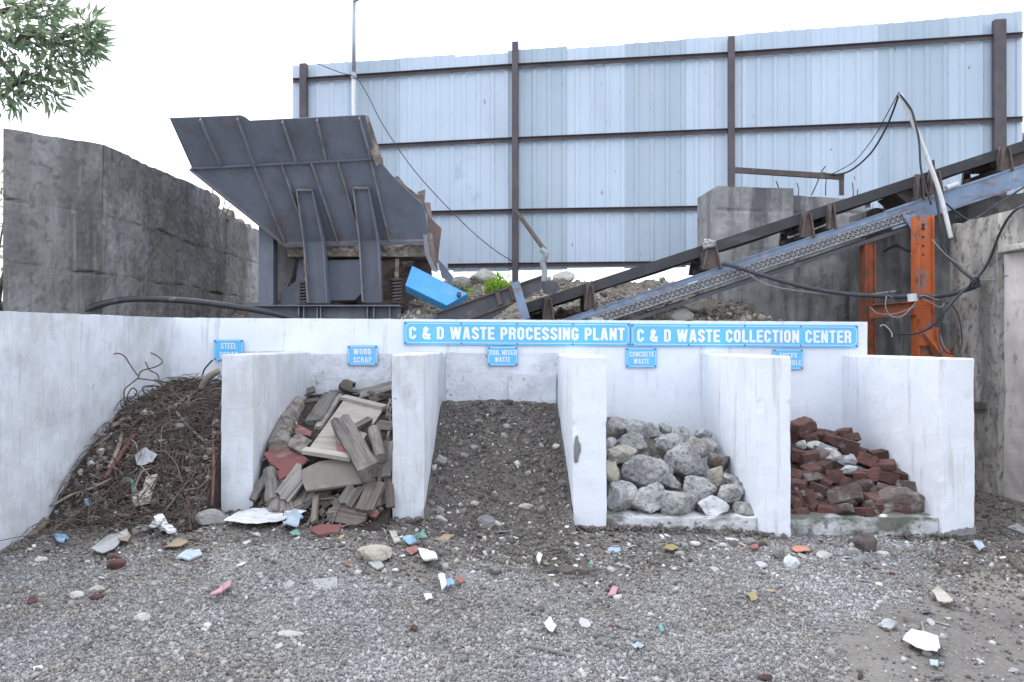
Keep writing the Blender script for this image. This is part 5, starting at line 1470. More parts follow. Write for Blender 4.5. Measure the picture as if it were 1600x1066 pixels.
# rods one could pull out
for k in range(230):
    x, y = U(XW + .12, DX[0][0] - .05), 5.8 + 2.3 * random.random() ** .9
    a = random.choice((U(-.6, .6), U(.5, 2.6), U(-.9, .9)))
    L = U(.3, .95)
    p = Vector((x, y, h_steel(x, y) + U(.0, .06)))
    d = Vector((math.cos(a), -abs(math.sin(a)) * .7, U(-.25, .25)))
    p -= d * L * .5
    pts = []
    for i in range(6):
        x_, y_ = min(max(p.x, XW + .04), DX[0][0] - .04), min(max(p.y, 5.9), 8.12)
        zz = hg(x_, y_)
        pts.append(Vector((x_, y_, max(zz + .008, min(p.z, zz + U(.05, .17))))))
        d = (d.normalized() + Vector((U(-.28, .28), U(-.3, .3), U(-.3, .3)))).normalized()
        p = p + d * L / 5
    pale = random.random() < .22
    o = MB().tube(smooth_path(pts, 3), U(.0026, .0056) * (1.25 if pale else 1), 6).build('steel_rod', M['rod_pale' if pale else 'steel_rod'], smooth=True)
    tag(o, 'bent dusty pale rod tangled in the steel scrap heap' if pale else 'bent rusty rod tangled in the steel scrap heap', 'steel rod', 'pale rods in the steel scrap' if pale else 'rusty rods in the steel scrap')
# named pieces; (u, v) are read off an enlargement of the heap
S = lambda u, v, o=.04, dy=0.0: hit(u * .3565, 480 + v * .3565, hg, 4.5, 8.15) + Vector((0, -o + dy, o * .6))
def wirepath(pts, r, m, label, Y=None, name='steel_rod', cat='steel rod'):
    q = [P(u * .3565, 480 + v * .3565, Y) if Y else S(u, v) for u, v in pts]
    return tag(MB().tube(smooth_path(q, 6), r, 7).build(name, M[m], smooth=True), label, cat)
wirepath([(720, 360), (700, 330), (690, 295), (655, 275), (638, 240)], .0065, 'steel_rod', 'rusty rod curling up highest at the back of the steel heap', 7.25)
wirepath([(548, 425), (545, 365), (575, 335), (605, 310), (620, 280), (680, 262), (712, 240), (690, 215), (660, 200)], .006, 'steel_rod', 'long looping wire that rears up above the steel heap against the wall', 6.95)
wirepath([(604, 300), (575, 260), (548, 218), (520, 203), (500, 206)], .006, 'steel_rod', 'thin wire reaching left over the whitewashed side wall', 7.0)
wirepath([(552, 430), (560, 385), (580, 355), (600, 370), (585, 395), (560, 405), (590, 430), (575, 440)], .0055, 'steel_rod', 'wire coiled tightly at the left upper edge of the steel heap', 6.9)
wirepath([(720, 352), (660, 345), (625, 355), (640, 380), (690, 375), (705, 400)], .007, 'steel_rod', 'flat wire loop lying at the top of the steel heap', 7.2)
wirepath([(600, 313), (650, 318), (700, 330), (720, 350)], .006, 'steel_rod', 'rod bridging between the wire loops at the heap top', 7.15)
wirepath([(888, 300), (895, 275), (915, 250), (932, 232)], .008, 'steel_rod', 'hooked wire rising beside the small steel sign', 7.9)
wirepath([(960, 280), (915, 305), (890, 340), (880, 365)], .034, 'rod_pale', 'bent pale pipe at the top right of the steel heap', 7.75, 'pipe', 'pipe')
wirepath([(595, 572), (545, 650), (470, 762)], .022, 'red_angle', 'straight rust red bar lying across the left of the steel heap', None, 'steel_bar', 'steel bar')
wirepath([(545, 562), (528, 630), (488, 715)], .017, 'rod_pale', 'pale stick beside the rust red bar on the steel heap', None, 'stick', 'stick')
wirepath([(430, 615), (490, 575)], .014, 'rod_pale', 'short pale stick at the left edge of the steel heap', None, 'stick', 'stick')
wirepath([(500, 535), (555, 500)], .022, 'rod_pale', 'pale flat offcut high on the left of the steel heap', None, 'stick', 'stick')
wirepath([(780, 470), (840, 540), (905, 600)], .013, 'rod_pale', 'pale rod crossing the right of the steel heap', None)
wirepath([(942, 545), (945, 690), (935, 880)], .014, 'red_angle', 'upright rust red rod beside the divider wall', None)
wirepath([(830, 845), (840, 930), (842, 985)], .014, 'steel_rod', 'upright dark rod at the foot of the steel heap', None)
wirepath([(240, 880), (330, 830), (420, 800), (500, 760)], .011, 'rod_pale', 'long pale rod sweeping along the left foot of the steel heap', None)
wirepath([(270, 835), (400, 795), (470, 790), (530, 755)], .011, 'steel_rod', 'long dark rod sweeping along the left foot of the steel heap', None)
wirepath([(470, 850), (410, 880), (400, 960)], .010, 'rod_pale', 'thin rod bent down at the left foot of the steel heap', None)
wirepath([(760, 450), (870, 380), (960, 350)], .012, 'rod_pale', 'pale straight rod near the top right of the steel heap', None)
wirepath([(140, 1022), (180, 985), (222, 938)], .030, 'rod_pale', 'dull grey pipe leaning at the foot of the left wall', None, 'pipe', 'pipe')
for k, (u, v, w, h, kind, lab) in enumerate(((785, 532, 48, 42, 's', 'grey stone high in the steel heap'), (946, 510, 55, 42, 's', 'grey mortar lump beside the divider in the steel heap'), (630, 465, 40, 28, 'p', 'small pale lump high on the left of the steel heap'), (712, 592, 50, 32, 'p', 'pale mortar lump in the middle of the steel heap'),
                                              (440, 635, 34, 32, 'p', 'white lump at the left edge of the steel heap'), (395, 688, 44, 30, 'p', 'flat pale lump at the lower left edge of the steel heap'), (345, 725, 28, 30, 'p', 'small white lump by the left wall in the steel heap'), (660, 465, 30, 22, 'p', 'small white lump right of another near the steel heap top'),
                                              (900, 590, 36, 30, 's', 'grey lump on the right slope of the steel heap'), (822, 660, 26, 22, 'p', 'tiny white lump on the right slope of the steel heap'), (735, 780, 46, 30, 'p', 'cream curled lump low in the steel heap'), (550, 760, 40, 44, 's', 'brownish stone low in the steel heap'),
                                              (915, 925, 60, 50, 's', 'grey stone at the foot of the first divider wall'), (798, 946, 52, 34, 'p', 'pair of pale stones below the steel heap'), (620, 975, 60, 36, 's', 'grey rubble lump below the steel heap'), (310, 912, 50, 36, 's', 'reddish brown lump low left in the steel heap'), (455, 567, 34, 24, 'p', 'pale lump on the upper left edge of the steel heap'), (745, 445, 40, 28, 's', 'grey lump near the steel heap top'), (900, 660, 30, 22, 'p', 'white speck of mortar near the divider wall'), (910, 750, 20, 34, 'p', 'slim pale lump near the divider foot'))):
    stone_at(u * .3565, 480 + v * .3565, w * .3565, h * .3565, M['stone' if kind == 's' else 'pale_stone'], lab, 700 + k)

def sheet(px_pts, m, label, cat, name, lift=.012, th=.004, wrinkle=.012, scale=1.0, off=0, div=10):
    """crumpled sheet: the outline (photo spots) lies on the ground or heap and is filled with a creased grid"""
    c0 = [hit(x * scale, y * scale + off, hg, 3.0, 8.15) for x, y in px_pts]
    n = len(c0)
    c = sum(c0, Vector()) / n
    g = MB()
    rings = 5
    m_ = []
    for i in range(n):
        for j in range(4): m_.append(c0[i].lerp(c0[(i + 1) % n], j / 4))
    sz = max((p - c).length for p in c0)
    k = len(m_)
    sd = U(0, 50)
    def zz(p, f):
        return wrinkle * (1 + ns(p.x + sd, p.y, 0, 1.2 / sz) * .9 + .6 * abs(ns(p.x, p.y + sd, 3, 3 / sz)))
    g.v.append(c + Vector((0, 0, lift + zz(c, 0))))
    for r in range(1, rings + 1):
        for p in m_:
            q = c.lerp(p, r / rings)
            if r == rings: q = q + (q - c) * .08 * ns(q.x * 9 + sd, q.y * 9)
            g.v.append(q + Vector((0, 0, lift + zz(q, r / rings))))
    for i in range(k): g.f.append([0, 1 + i, 1 + (i + 1) % k])
    for r in range(rings - 1):
        for i in range(k): g.f.append([1 + r * k + i, 1 + (r + 1) * k + i, 1 + (r + 1) * k + (i + 1) % k, 1 + r * k + (i + 1) % k])
    nv = len(g.v)
    nf = len(g.f)
    g.v += [v - Vector((0, 0, th)) for v in g.v]
    g.f += [[i + nv for i in f][::-1] for f in g.f[:nf]]
    a = 1 + (rings - 1) * k
    for i in range(k): g.f.append([a + i, nv + a + i, nv + a + (i + 1) % k, a + (i + 1) % k])
    return tag(g.build(name, M[m]), label, cat)
S_ = .3565
sheet([(590, 712), (640, 684), (690, 710), (670, 735), (600, 755)], 'plastic_grey', 'crumpled pale sheet in the middle of the steel heap', 'plastic sheet', 'plastic_sheet', .06, .004, .05, S_, 480)
sheet([(640, 785), (690, 775), (660, 888), (585, 905), (580, 868), (620, 850)], 'foam', 'beige foam board lying low in the steel heap', 'foam board', 'foam_board', .07, .03, .01, S_, 480)
sheet([(572, 795), (598, 798), (600, 850), (578, 855)], 'plastic_green', 'green plastic strip next to the beige foam board', 'plastic strip', 'plastic_strip', .07, .01, .01, S_, 480)
sheet([(370, 882), (395, 880), (400, 905), (375, 900)], 'plastic_blue', 'small blue plastic scrap low on the left of the steel heap', 'plastic scrap', 'plastic_scrap', .05, .01, .02, S_, 480)

# ---------------------------------------------------------------- wood scrap
W = lambda u, v: (330 + u * .3097, 520 + v * .3097)
def WP(u, v, out=0.0):
    c = hit(*W(u, v), h_wood, 5.9, 8.15)
    return c + ray(*W(u, v)).normalized() * -out
def plank(uv0, uv1, w, th, m, label, out=.05, name='plank', group=None, jag=True, out1=None):
    a, b = WP(*uv0, out), WP(*uv1, out if out1 is None else out1)
    return plank3(a, b, w, th, m, label, name, group, jag)
def plank3(a, b, w, th, m, label, name='plank', group=None, jag=True, face=None, cat='plank', parent=None):
    L = (b - a).length
    X = (b - a).normalized()
    f = face or Vector((0, -.75, .65))
    Yv = f.cross(X).normalized()
    Zv = X.cross(Yv)
    g = MB()
    n = max(4, int(L / .06))
    sd = U(0, 90)
    nw = 4
    for i in range(n + 1):
        x = -L / 2 + L * i / n
        for side in (0, 1):
            for j in range(nw + 1):
                yy = w * (j / nw - .5) * (1 + .10 * ns(x * 3, sd))
                xx = x
                if jag and i in (0, n): xx += .04 * w / .1 * ns(j * .7, sd + i) + .02 * ns(j * 5, sd + i)
                z = (th / 2 if side else -th / 2) * (1 + .25 * ns(x * 5, j, sd)) + .012 * ns(x * 2, sd + 5)
                g.v.append(Vector((xx, yy, z)))
    m2 = nw + 1
    st = 2 * m2
    for i in range(n):
        for j in range(nw):
            g.f.append([i * st + j, i * st + j + 1, (i + 1) * st + j + 1, (i + 1) * st + j])
            g.f.append([i * st + m2 + j, (i + 1) * st + m2 + j, (i + 1) * st + m2 + j + 1, i * st + m2 + j + 1])
        g.f.append([i * st, (i + 1) * st, (i + 1) * st + m2, i * st + m2])
        g.f.append([i * st + nw, i * st + m2 + nw, (i + 1) * st + m2 + nw, (i + 1) * st + nw])
    for i in (0, n):
        for j in range(nw): g.f.append([i * st + j, i * st + m2 + j, i * st + m2 + j + 1, i * st + j + 1])
    me = g.mesh(name, M[m])
    bm = bmesh.new(); bm.from_mesh(me); bmesh.ops.recalc_face_normals(bm, faces=bm.faces); bm.to_mesh(me); bm.free()
    o = bpy.data.objects.new(name, me)
    COL.objects.link(o)
    R = Matrix((X, Yv, Zv)).transposed()
    o.matrix_world = Matrix.Translation((a + b) / 2) @ R.to_4x4()
    LOC[o.name] = (a + b) / 2
    return tag(o, label, cat, group)
def log(uv0, uv1, r, m, label, out=.06, name='log', cat='log'):
    a, b = WP(*uv0, out), WP(*uv1, out)
    sd = U(0, 90)
    n, k = 14, 16
    L = (b - a).length
    X = (b - a).normalized()
    Yv = Vector((0, -.75, .65)).cross(X).normalized()
    g = MB()
    pts = [Vector((-L / 2 + L * i / n, r * .35 * ns(i * .2, sd), r * .35 * ns(i * .2, sd + 4))) for i in range(n + 1)]
    g.tube(pts, [r * (1 + .10 * ns(i * .2, sd + 8)) * (.93 if i in (0, n) else 1) for i in range(n + 1)], k)
    for v in g.v:
        t = math.atan2(v.z, v.y)
        f = 1 + .13 * ns(math.cos(t) * 2.2, math.sin(t) * 2.2, v.x * 1.5 + sd) + .05 * ns(math.cos(t) * 6, math.sin(t) * 6, v.x * 4 + sd)
        v.y *= f
        v.z *= f
    o = bpy.data.objects.new(name, g.mesh(name, M[m]))
    COL.objects.link(o)
    o.matrix_world = Matrix.Translation((a + b) / 2) @ Matrix((X, Yv, X.cross(Yv))).transposed().to_4x4()
    return tag(o, label, cat)
hg_wood = lambda x, y: h_wood(x, y) if y > 5.95 else gzn(x, y)
# loose filling under the pieces one can single out
for k in range(170):
    x, y = U(DX[0][1] + .12, DX[1][0] - .12), U(6.3, 8.05)
    a = U(0, 6.28)
    L = U(.25, .7)
    c = Vector((x, y, h_wood(x, y) + U(-.03, .03)))
    d = Vector((math.cos(a), math.sin(a) * .8, math.sin(a) * .45 + U(-.3, .3))).normalized()
    p, q = c - d * L / 2, c + d * L / 2
    for e in (p, q):
        e.x = min(max(e.x, DX[0][1] + .05), DX[1][0] - .05)
        e.y = min(e.y, 8.1)
        if e.y > 5.9: e.z = max(e.z, h_wood(e.x, e.y) + .005)
        e.z = min(e.z, (h_wood(e.x, e.y) if e.y > 5.9 else .2) + .09)
    if (q - p).length < .15: continue
    if any(470 < (e[0] - 330) / .3097 < 890 and 300 < (e[1] - 520) / .3097 < 650 for e in (proj(p), proj(q), proj(c), proj(p.lerp(c, .5)), proj(q.lerp(c, .5)))): continue
    dark = random.random() < .55
    plank3(p, q, random.choice((U(.02, .05), U(.04, .12))), U(.008, .028), 'wood_brown' if dark else 'wood_grey', 'splintered dark brown plank end among the wood scrap' if dark else 'splintered grey plank end among the wood scrap', group='brown plank ends in the wood heap' if dark else 'grey plank ends in the wood heap',
           face=Vector((U(-.5, .5), -.75 + U(-.4, .4), .65)))
# splinters, laths and broken twigs between the boards: nobody could count them
spl = MB()
for _ in range(520):
    x, y = U(DX[0][1] + .07, DX[1][0] - .07), 6.12 + 1.95 * random.random()
    a = U(0, 6.28)
    L = U(.08, .42)
    c = Vector((x, y, h_wood(x, y) + U(.0, .07)))
    d = Vector((math.cos(a), math.sin(a) * .7, math.sin(a) * .4 + U(-.45, .45))).normalized()
    p, q = c - d * L / 2, c + d * L / 2
    for e in (p, q):
        e.x = min(max(e.x, DX[0][1] + .03), DX[1][0] - .03)
        e.y = min(e.y, 8.13)
        hz_ = hg_wood(e.x, e.y)
        e.z = min(max(e.z, hz_ + .004), hz_ + .11)
    if (q - p).length < .05: continue
    if any(450 < (e[0] - 330) / .3097 < 880 and 315 < (e[1] - 520) / .3097 < 790 for e in (proj(p), proj(q), proj(c))): continue
    n_ = Vector((U(-1, 1), U(-1, 1), U(.2, 1)))
    w_, t_ = U(.006, .035), U(.004, .014)
    m_ = p.lerp(q, .5) + Vector((U(-.01, .01), 0, U(-.01, .01)))
    spl.bar(p, m_, w_, t_, n_)
    spl.bar(m_, q, w_ * U(.5, 1), t_, n_)
M['splinter'] = mat('wood_splinters', (0.22, 0.19, 0.165), (0.10, 0.085, 0.073), 6, 0.95, island=.65)
tag(spl.build('wood_splinters', M['splinter']), 'splinters and thin laths littered through the wood heap', 'wood debris', kind='stuff')
# top layer, left to right against the back wall
plank((450, 312), (522, 285), .07, .03, 'wood_grey', 'short grey plank at the top left corner of the wood heap', .05)
plank((596, 300), (770, 295), .035, .02, 'wood_grey', 'thin lath lying along the top of the wood heap', .06)
plank((745, 315), (918, 268), .12, .035, 'wood_grey', 'grey plank sloping at the top right of the wood heap', .06)
plank((800, 345), (918, 305), .09, .03, 'wood_brown', 'brown plank under a grey one at the top right of the wood heap', .06)
plank((470, 352), (545, 342), .05, .04, 'wood_brown', 'short brown block near the top left of the wood heap', .05)
plank((450, 265), (415, 350), .10, .05, 'wood_brown', 'upright dark plank at the upper left of the wood heap', .05)
plank((655, 262), (715, 285), .12, .08, 'wood_brown', 'dark lump of rotten timber at the top middle of the wood heap', .05)
plank((605, 310), (515, 455), .15, .05, 'wood_grey', 'wide mossy grey plank standing left of the pale door panel', .09)
plank((650, 315), (540, 480), .07, .035, 'wood_grey', 'narrow grey plank alongside the edge of the pale door panel', .07)
plank((840, 470), (925, 480), .10, .05, 'wood_brown', 'brown plank end right of the pale door panel', .05)
plank((800, 440), (700, 495), .06, .05, 'wood_brown', 'short brown batten beside the heavy beam end', .14)
# broken pale door panel with its battens
q = [WP(672, 335, .20), WP(868, 385, .20), WP(700, 640, .24), WP(478, 605, .24)]
n = (q[1] - q[0]).cross(q[3] - q[0]).normalized()
if n.y > 0: n = -n
dp = thing('door_panel', sum(q, Vector()) / 4, 'large pale plywood door panel with battens on top of the wood heap', 'door panel')
MB().prism(q, -n * .02).build('panel', M['wood_pale'], dp)
for a, b, w in ((q[0], q[1], .085), (q[3], q[2], .085)):
    d = (b - a).normalized()
    MB().bar(a - d * .02 + n * .018, b + d * .02 + n * .018, w, .034, n).build('batten', M['wood_pale'], dp)
# drab board below it
q = [WP(u, v, .19) for u, v in ((455, 692), (500, 668), (545, 648), (700, 622), (760, 660), (832, 742), (740, 762), (600, 785), (478, 798), (462, 760))]
n = (q[3] - q[0]).cross(q[8] - q[0]).normalized()
if n.y > 0: n = -n
tag(MB().prism(q, -n * .03).build('board', M['board_drab'], bevel=.004), 'drab grey brown board with a chewed edge below the pale door panel', 'board')
# red boards
q = [WP(u, v, .10) for u, v in ((262, 608), (300, 592), (330, 600), (375, 578), (492, 640), (440, 690), (345, 742), (330, 705), (345, 690), (300, 660))]
n = (q[3] - q[0]).cross(q[6] - q[0]).normalized()
if n.y > 0: n = -n
tag(MB().prism(q, -n * .02).build('board', M['wood_red']), 'torn dull red board on the left of the wood heap', 'board')
q = [WP(u, v, .16) for u, v in ((375, 562), (435, 500), (510, 545), (450, 600))]
tag(MB().prism(q, -n * .03).build('board', M['bark']), 'small pale stained board just above the torn red board', 'board')
q = [WP(u, v, .12) for u, v in ((430, 458), (508, 498), (500, 520), (420, 505))]
tag(MB().prism(q, -n * .03).build('board', M['wood_red']), 'small red board behind the pale stained one', 'board')
q = [WP(u, v, .235) for u, v in ((628, 540), (690, 610), (640, 618))]
tag(MB().prism(q, -n * .012).build('board', M['wood_red']), 'red board corner between door panel and heavy beam', 'board')
q = [WP(u, v, .06) for u, v in ((885, 355), (918, 345), (918, 392), (895, 388))]
tag(MB().prism(q, -n * .02).build('board', M['wood_red']), 'red chip of board by the second divider wall', 'board')
# heavy beam, logs, sticks
plank((655, 455), (800, 705), .17, .13, 'wood_grey', 'heavy weathered beam lying over the door panel', .38, 'beam', jag=True)
log((420, 365), (330, 590), .095, 'bark', 'thick log with flaking bark on the left of the wood heap', .10)
log((818, 490), (855, 635), .055, 'wood_grey', 'short round stick right of the heavy beam', .16)
log((292, 695), (312, 850), .055, 'wood_grey', 'grey round stump at the lower left of the wood heap', .10)
log((205, 845), (278, 728), .035, 'wood_grey', 'slender round stick leaning at the divider foot, left of the wood heap', .08, 'stick', 'stick')
plank((335, 840), (330, 930), .14, .05, 'wood_grey', 'upright grey plank at the lower left of the wood heap', .09)
plank((468, 690), (358, 835), .16, .04, 'wood_grey', 'grey plank running out under the drab board', .13)
plank((905, 550), (868, 730), .12, .04, 'wood_grey', 'grey plank on edge by the second divider wall', .12)
plank((835, 760), (770, 905), .14, .06, 'wood_brown', 'thick brown plank stub below the heavy beam', .14)
plank((735, 780), (675, 870), .14, .05, 'wood_grey', 'split grey plank stub under the drab board', .16)
plank((790, 770), (715, 850), .05, .03, 'wood_grey', 'narrow lath beside the split plank stub', .14)
plank((890, 650), (905, 880), .07, .03, 'wood_brown', 'dark upright lath against the second divider wall', .06)
plank((848, 670), (848, 875), .03, .025, 'wood_grey', 'thin upright lath right of the heavy beam', .12, 'lath')
plank((870, 730), (880, 860), .10, .03, 'wood_brown', 'dark brown plank low at the right of the wood heap', .06)
plank((530, 830), (520, 950), .05, .04, 'wood_brown', 'dark curved stick at the foot of the wood heap', .10)
plank((570, 800), (590, 880), .10, .04, 'wood_brown', 'dark plank stub in the shade below the drab board', .05)
plank((620, 900), (770, 925), .20, .04, 'wood_brown', 'rotten dark plank lying at the foot of the wood heap', .10)
plank((400, 850), (440, 900), .12, .04, 'wood_brown', 'dark plank end at the lower middle of the wood heap', .04)
plank((620, 830), (660, 895), .09, .05, 'wood_brown', 'short dark plank by the split plank stub', .06)
q = [WP(u, v, .10) for u, v in ((795, 920), (818, 872), (850, 905), (830, 930))]
tag(MB().prism(q, -n * .03).build('board', M['wood_red']), 'red board chip at the lower right foot of the wood heap', 'board')

# ---------------------------------------------------------------- concrete chunks
CH = [(282, 512, 110, 95, 'c', 'dark flat concrete slab piece at the top left of the grey chunks'), (355, 522, 140, 75, 'c', 'flat concrete chunk at the top beside the dark slab piece'), (430, 537, 95, 75, 'c', 'light concrete chunk at the back top of the heap'), (487, 520, 62, 48, 'c', 'small round concrete chunk on the heap crest'),
      (345, 592, 142, 90, 'c', 'oval concrete chunk above the big boulder'), (290, 637, 132, 88, 'b', 'smooth beige concrete chunk at the left of the heap'), (245, 590, 54, 54, 'c', 'small concrete chunk wedged at the left divider wall'), (502, 590, 140, 112, 'c', 'pitted concrete chunk in the upper middle of the heap'),
      (572, 552, 82, 74, 'c', 'pale concrete chunk on the right of the crest'), (628, 612, 98, 112, 'c', 'upright oval concrete chunk right of the middle'), (662, 545, 72, 56, 'c', 'small concrete chunk at the right end of the crest'), (692, 597, 92, 76, 'c', 'rounded concrete chunk at the upper right'),
      (400, 710, 218, 156, 'c', 'biggest concrete boulder in the middle of the heap'), (590, 672, 182, 146, 'c', 'large pointed concrete boulder right of the biggest one'), (727, 672, 118, 96, 'd', 'brownish concrete chunk at the right of the heap'), (515, 760, 78, 78, 'c', 'small roundish chunk between the big boulders and the front block'),
      (248, 716, 62, 114, 'b', 'pale flat chunk standing at the left divider wall'), (292, 826, 134, 134, 'c', 'pitted concrete chunk at the front left'), (410, 846, 162, 150, 'c', 'slanting egg shaped concrete chunk in the front row'), (553, 860, 166, 150, 'c', 'squarish concrete block in the middle of the front row'),
      (634, 782, 156, 92, 'c', 'long concrete chunk above the whitewashed one'), (715, 735, 84, 110, 'b', 'smooth pale angular chunk on the right'), (790, 755, 92, 66, 'c', 'grey concrete chunk at the right edge of the heap'), (786, 817, 112, 90, 'c', 'concrete chunk with a bright broken face at the right'),
      (700, 872, 132, 102, 'w', 'whitewashed concrete chunk in the front row'), (826, 792, 52, 60, 'c', 'small dark chunk at the right edge behind others'), (845, 886, 92, 86, 'c', 'concrete chunk last at the right of the front row')]
zc = lambda y: 0.16 + max(0, y - 6.55) * 0.50
def rubble_base(name, m, d0, d1, zf, drop, label, cat):
    def h(x, y):
        lim = (x - d0) / (d1 - d0)
        return max(.10, zf(y) * (1 - .9 * max(0, lim - .25) ** 1.2 * sstep(6.5, 8.1, y)) - drop + .04 * fbm(x, y, 2, 5, 3))
    tag(heightfield(name, h, d0 + .01, d1 - .01, 6.62, YB - .03, 60, 60, m, .02), label, cat, kind='stuff')
    return h
h_ch = rubble_base('concrete_dust', M['mound_soil'], DX[2][1], DX[3][0], zc, .15, 'grey dust and fines under the concrete chunks', 'rubble dust')
for k, (u, v, w, h, kind, lab) in enumerate(CH):
    px, py = 870 + u * .347, 490 + v * .347
    W_, H_ = w * .347, h * .347
    c = hit(px, py, lambda x, y: zc(y), 6.3, 8.1)
    kk = c.y / F
    c = c + Vector((0, .02, 0))
    m = {'c': 'chunk', 'b': 'chunk_beige', 'd': 'brick_grey', 'w': 'chunk_white'}[kind]
    o = rock('concrete_chunk', M[m], c, (W_ * kk * .585, (W_ + H_) * kk * .28, H_ * kk * .585), 40 + k * 3, Euler((0, {410: -.6, 590: .5, 628: .3}.get(u, U(-.12, .12)), 0)).to_matrix(), sub=4, rough=.055)
    o.location.x = max(o.location.x, DX[2][1] + .5 * o.dimensions.x * .9 + .0) if px < 965 else o.location.x
    tag(o, lab, 'concrete chunk', 'concrete chunks in the fourth bay')
for k in range(46):                                      # filling below and behind
    x, y = U(DX[2][1] + .12, DX[3][0] - .12), U(6.75, 8.0)
    lim = (x - DX[2][1]) / (DX[3][0] - DX[2][1])
    z = zc(y) * (1 - .45 * lim) - U(.08, .16)
    if z < .2: z = .19
    r = U(.08, .14)
    o = rock('concrete_chunk', M['chunk'], (x, y, z), (r, r * .8, r * .75), 900 + k, Euler((U(0, 3), U(0, 3), U(0, 3))).to_matrix(), sub=3, rough=.06)
    tag(o, 'small concrete chunk wedged in the gaps between the larger ones', 'concrete chunk', 'small chunks filling the concrete heap')

# ---------------------------------------------------------------- bricks
BR = [(205, 492, 98, 84, 'r', 1, 'large dark brick lump on top by the divider wall'), (378, 512, 66, 44, 'd', 1, 'dark brick on the crest nearest the back wall'), (300, 525, 84, 42, 'r', 1, 'brick lying on the crest right of the large lump'), (360, 550, 140, 52, 'r', 1, 'long brick on the crest'), (400, 535, 80, 40, 'r', 1, 'brick under the dark one at the right of the crest'), (240, 535, 52, 40, 'r', 1, 'red brick bat below the large dark lump'),
      (195, 560, 46, 38, 'w', 0, 'white mortar lump at the left of the bricks'), (252, 562, 56, 34, 'p', 0, 'pale stone beside the white mortar lump'), (322, 602, 72, 50, 'p', 0, 'pale grey stone in the upper middle of the bricks'), (385, 576, 76, 46, 'g', 0, 'grey brown stone right of the crest middle'), (430, 590, 92, 58, 'r', 1, 'red brick half covered with mortar near the crest'),
      (185, 608, 64, 56, 'r', 1, 'brick bat against the divider wall, upper left'), (226, 620, 78, 60, 'r', 1, 'red brick tilted at the upper left'), (282, 598, 68, 56, 'g', 1, 'greyish brick behind the pale grey stone'), (408, 626, 74, 48, 'w', 0, 'broken white plaster piece in the brick heap'), (476, 631, 86, 58, 'r', 1, 'clean red brick at the upper right'),
      (525, 606, 70, 46, 'r', 1, 'brick bat at the right end of the crest'), (554, 656, 86, 58, 'r', 1, 'brick with a dark end at the right edge'), (240, 672, 88, 52, 'r', 1, 'red brick lying flat left of the middle'), (335, 700, 68, 66, 'r', 1, 'bright red brick stood on end in the middle'), (402, 668, 78, 32, 'w', 0, 'long white plaster chip in the middle'),
      (392, 724, 62, 48, 'r', 1, 'brick bat right of the bright red brick'), (460, 740, 78, 66, 'g', 0, 'grey stone in the middle of the bricks'), (500, 690, 72, 62, 'r', 1, 'dark red brick right of the middle'), (572, 706, 82, 52, 'r', 1, 'brick at the right slope above the slab'), (635, 698, 86, 58, 'd', 1, 'dark brick at the far right of the heap'),
      (638, 748, 84, 58, 'g', 1, 'brown grey brick resting on the mortared slab'), (265, 768, 76, 88, 'r', 1, 'upright brick with a frog mark on its face'), (380, 780, 156, 76, 'g', 1, 'long brown brick across the middle'), (500, 808, 84, 84, 'r', 1, 'red brick end between long brick and slab'), (610, 812, 215, 118, 'm', 0, 'big mortared brick slab at the lower right'),
      (460, 855, 150, 64, 'r', 1, 'brick lying flat in the front row'), (230, 812, 74, 78, 'r', 1, 'broken brick below the upright one'), (190, 860, 72, 62, 'r', 1, 'rounded brick at the front left corner'), (175, 790, 48, 64, 'r', 1, 'brick bat against the divider wall, low left'), (305, 806, 66, 42, 'g', 0, 'small grey stone below the middle'),
      (188, 738, 66, 54, 'r', 1, 'brick bat against the divider wall at middle height'), (200, 694, 84, 42, 'r', 1, 'narrow brick on the left slope'), (238, 706, 90, 40, 'g', 1, 'flat greyish brick left of the bright red one'), (545, 870, 36, 24, 'w', 0, 'white chip at the front edge of the slab'), (310, 842, 86, 52, 'd', 1, 'dark brick in the shade of the front row'), (290, 660, 70, 60, 'r', 1, 'brick in the shade left of the bright red one'), (450, 690, 60, 40, 'r', 1, 'small brick bat between the plaster chip and the grey stone'), (560, 760, 90, 50, 'm', 1, 'mortared brick bat on top of the big slab'), (345, 840, 60, 50, 'd', 1, 'dark brick bat behind the front flat brick'), (180, 835, 44, 44, 'd', 1, 'dark brick bat low against the divider wall')]
zb_ = lambda y: 0.15 + max(0, y - 6.50) * 0.50
Bm = {'r': 'brick', 'd': 'brick', 'w': 'chunk_white', 'p': 'pale_stone', 'g': 'brick_grey', 'm': 'brick_grey'}
M['brick_dust'] = mat('brick_dust', (0.10, 0.06, 0.05), (0.06, 0.042, 0.038), 9, .98, bump=1.2, bscale=30)
h_br = rubble_base('brick_dust', M['brick_dust'], DX[3][1], DX[4][0], zb_, .10, 'red brown brick dust under the bricks', 'rubble dust')
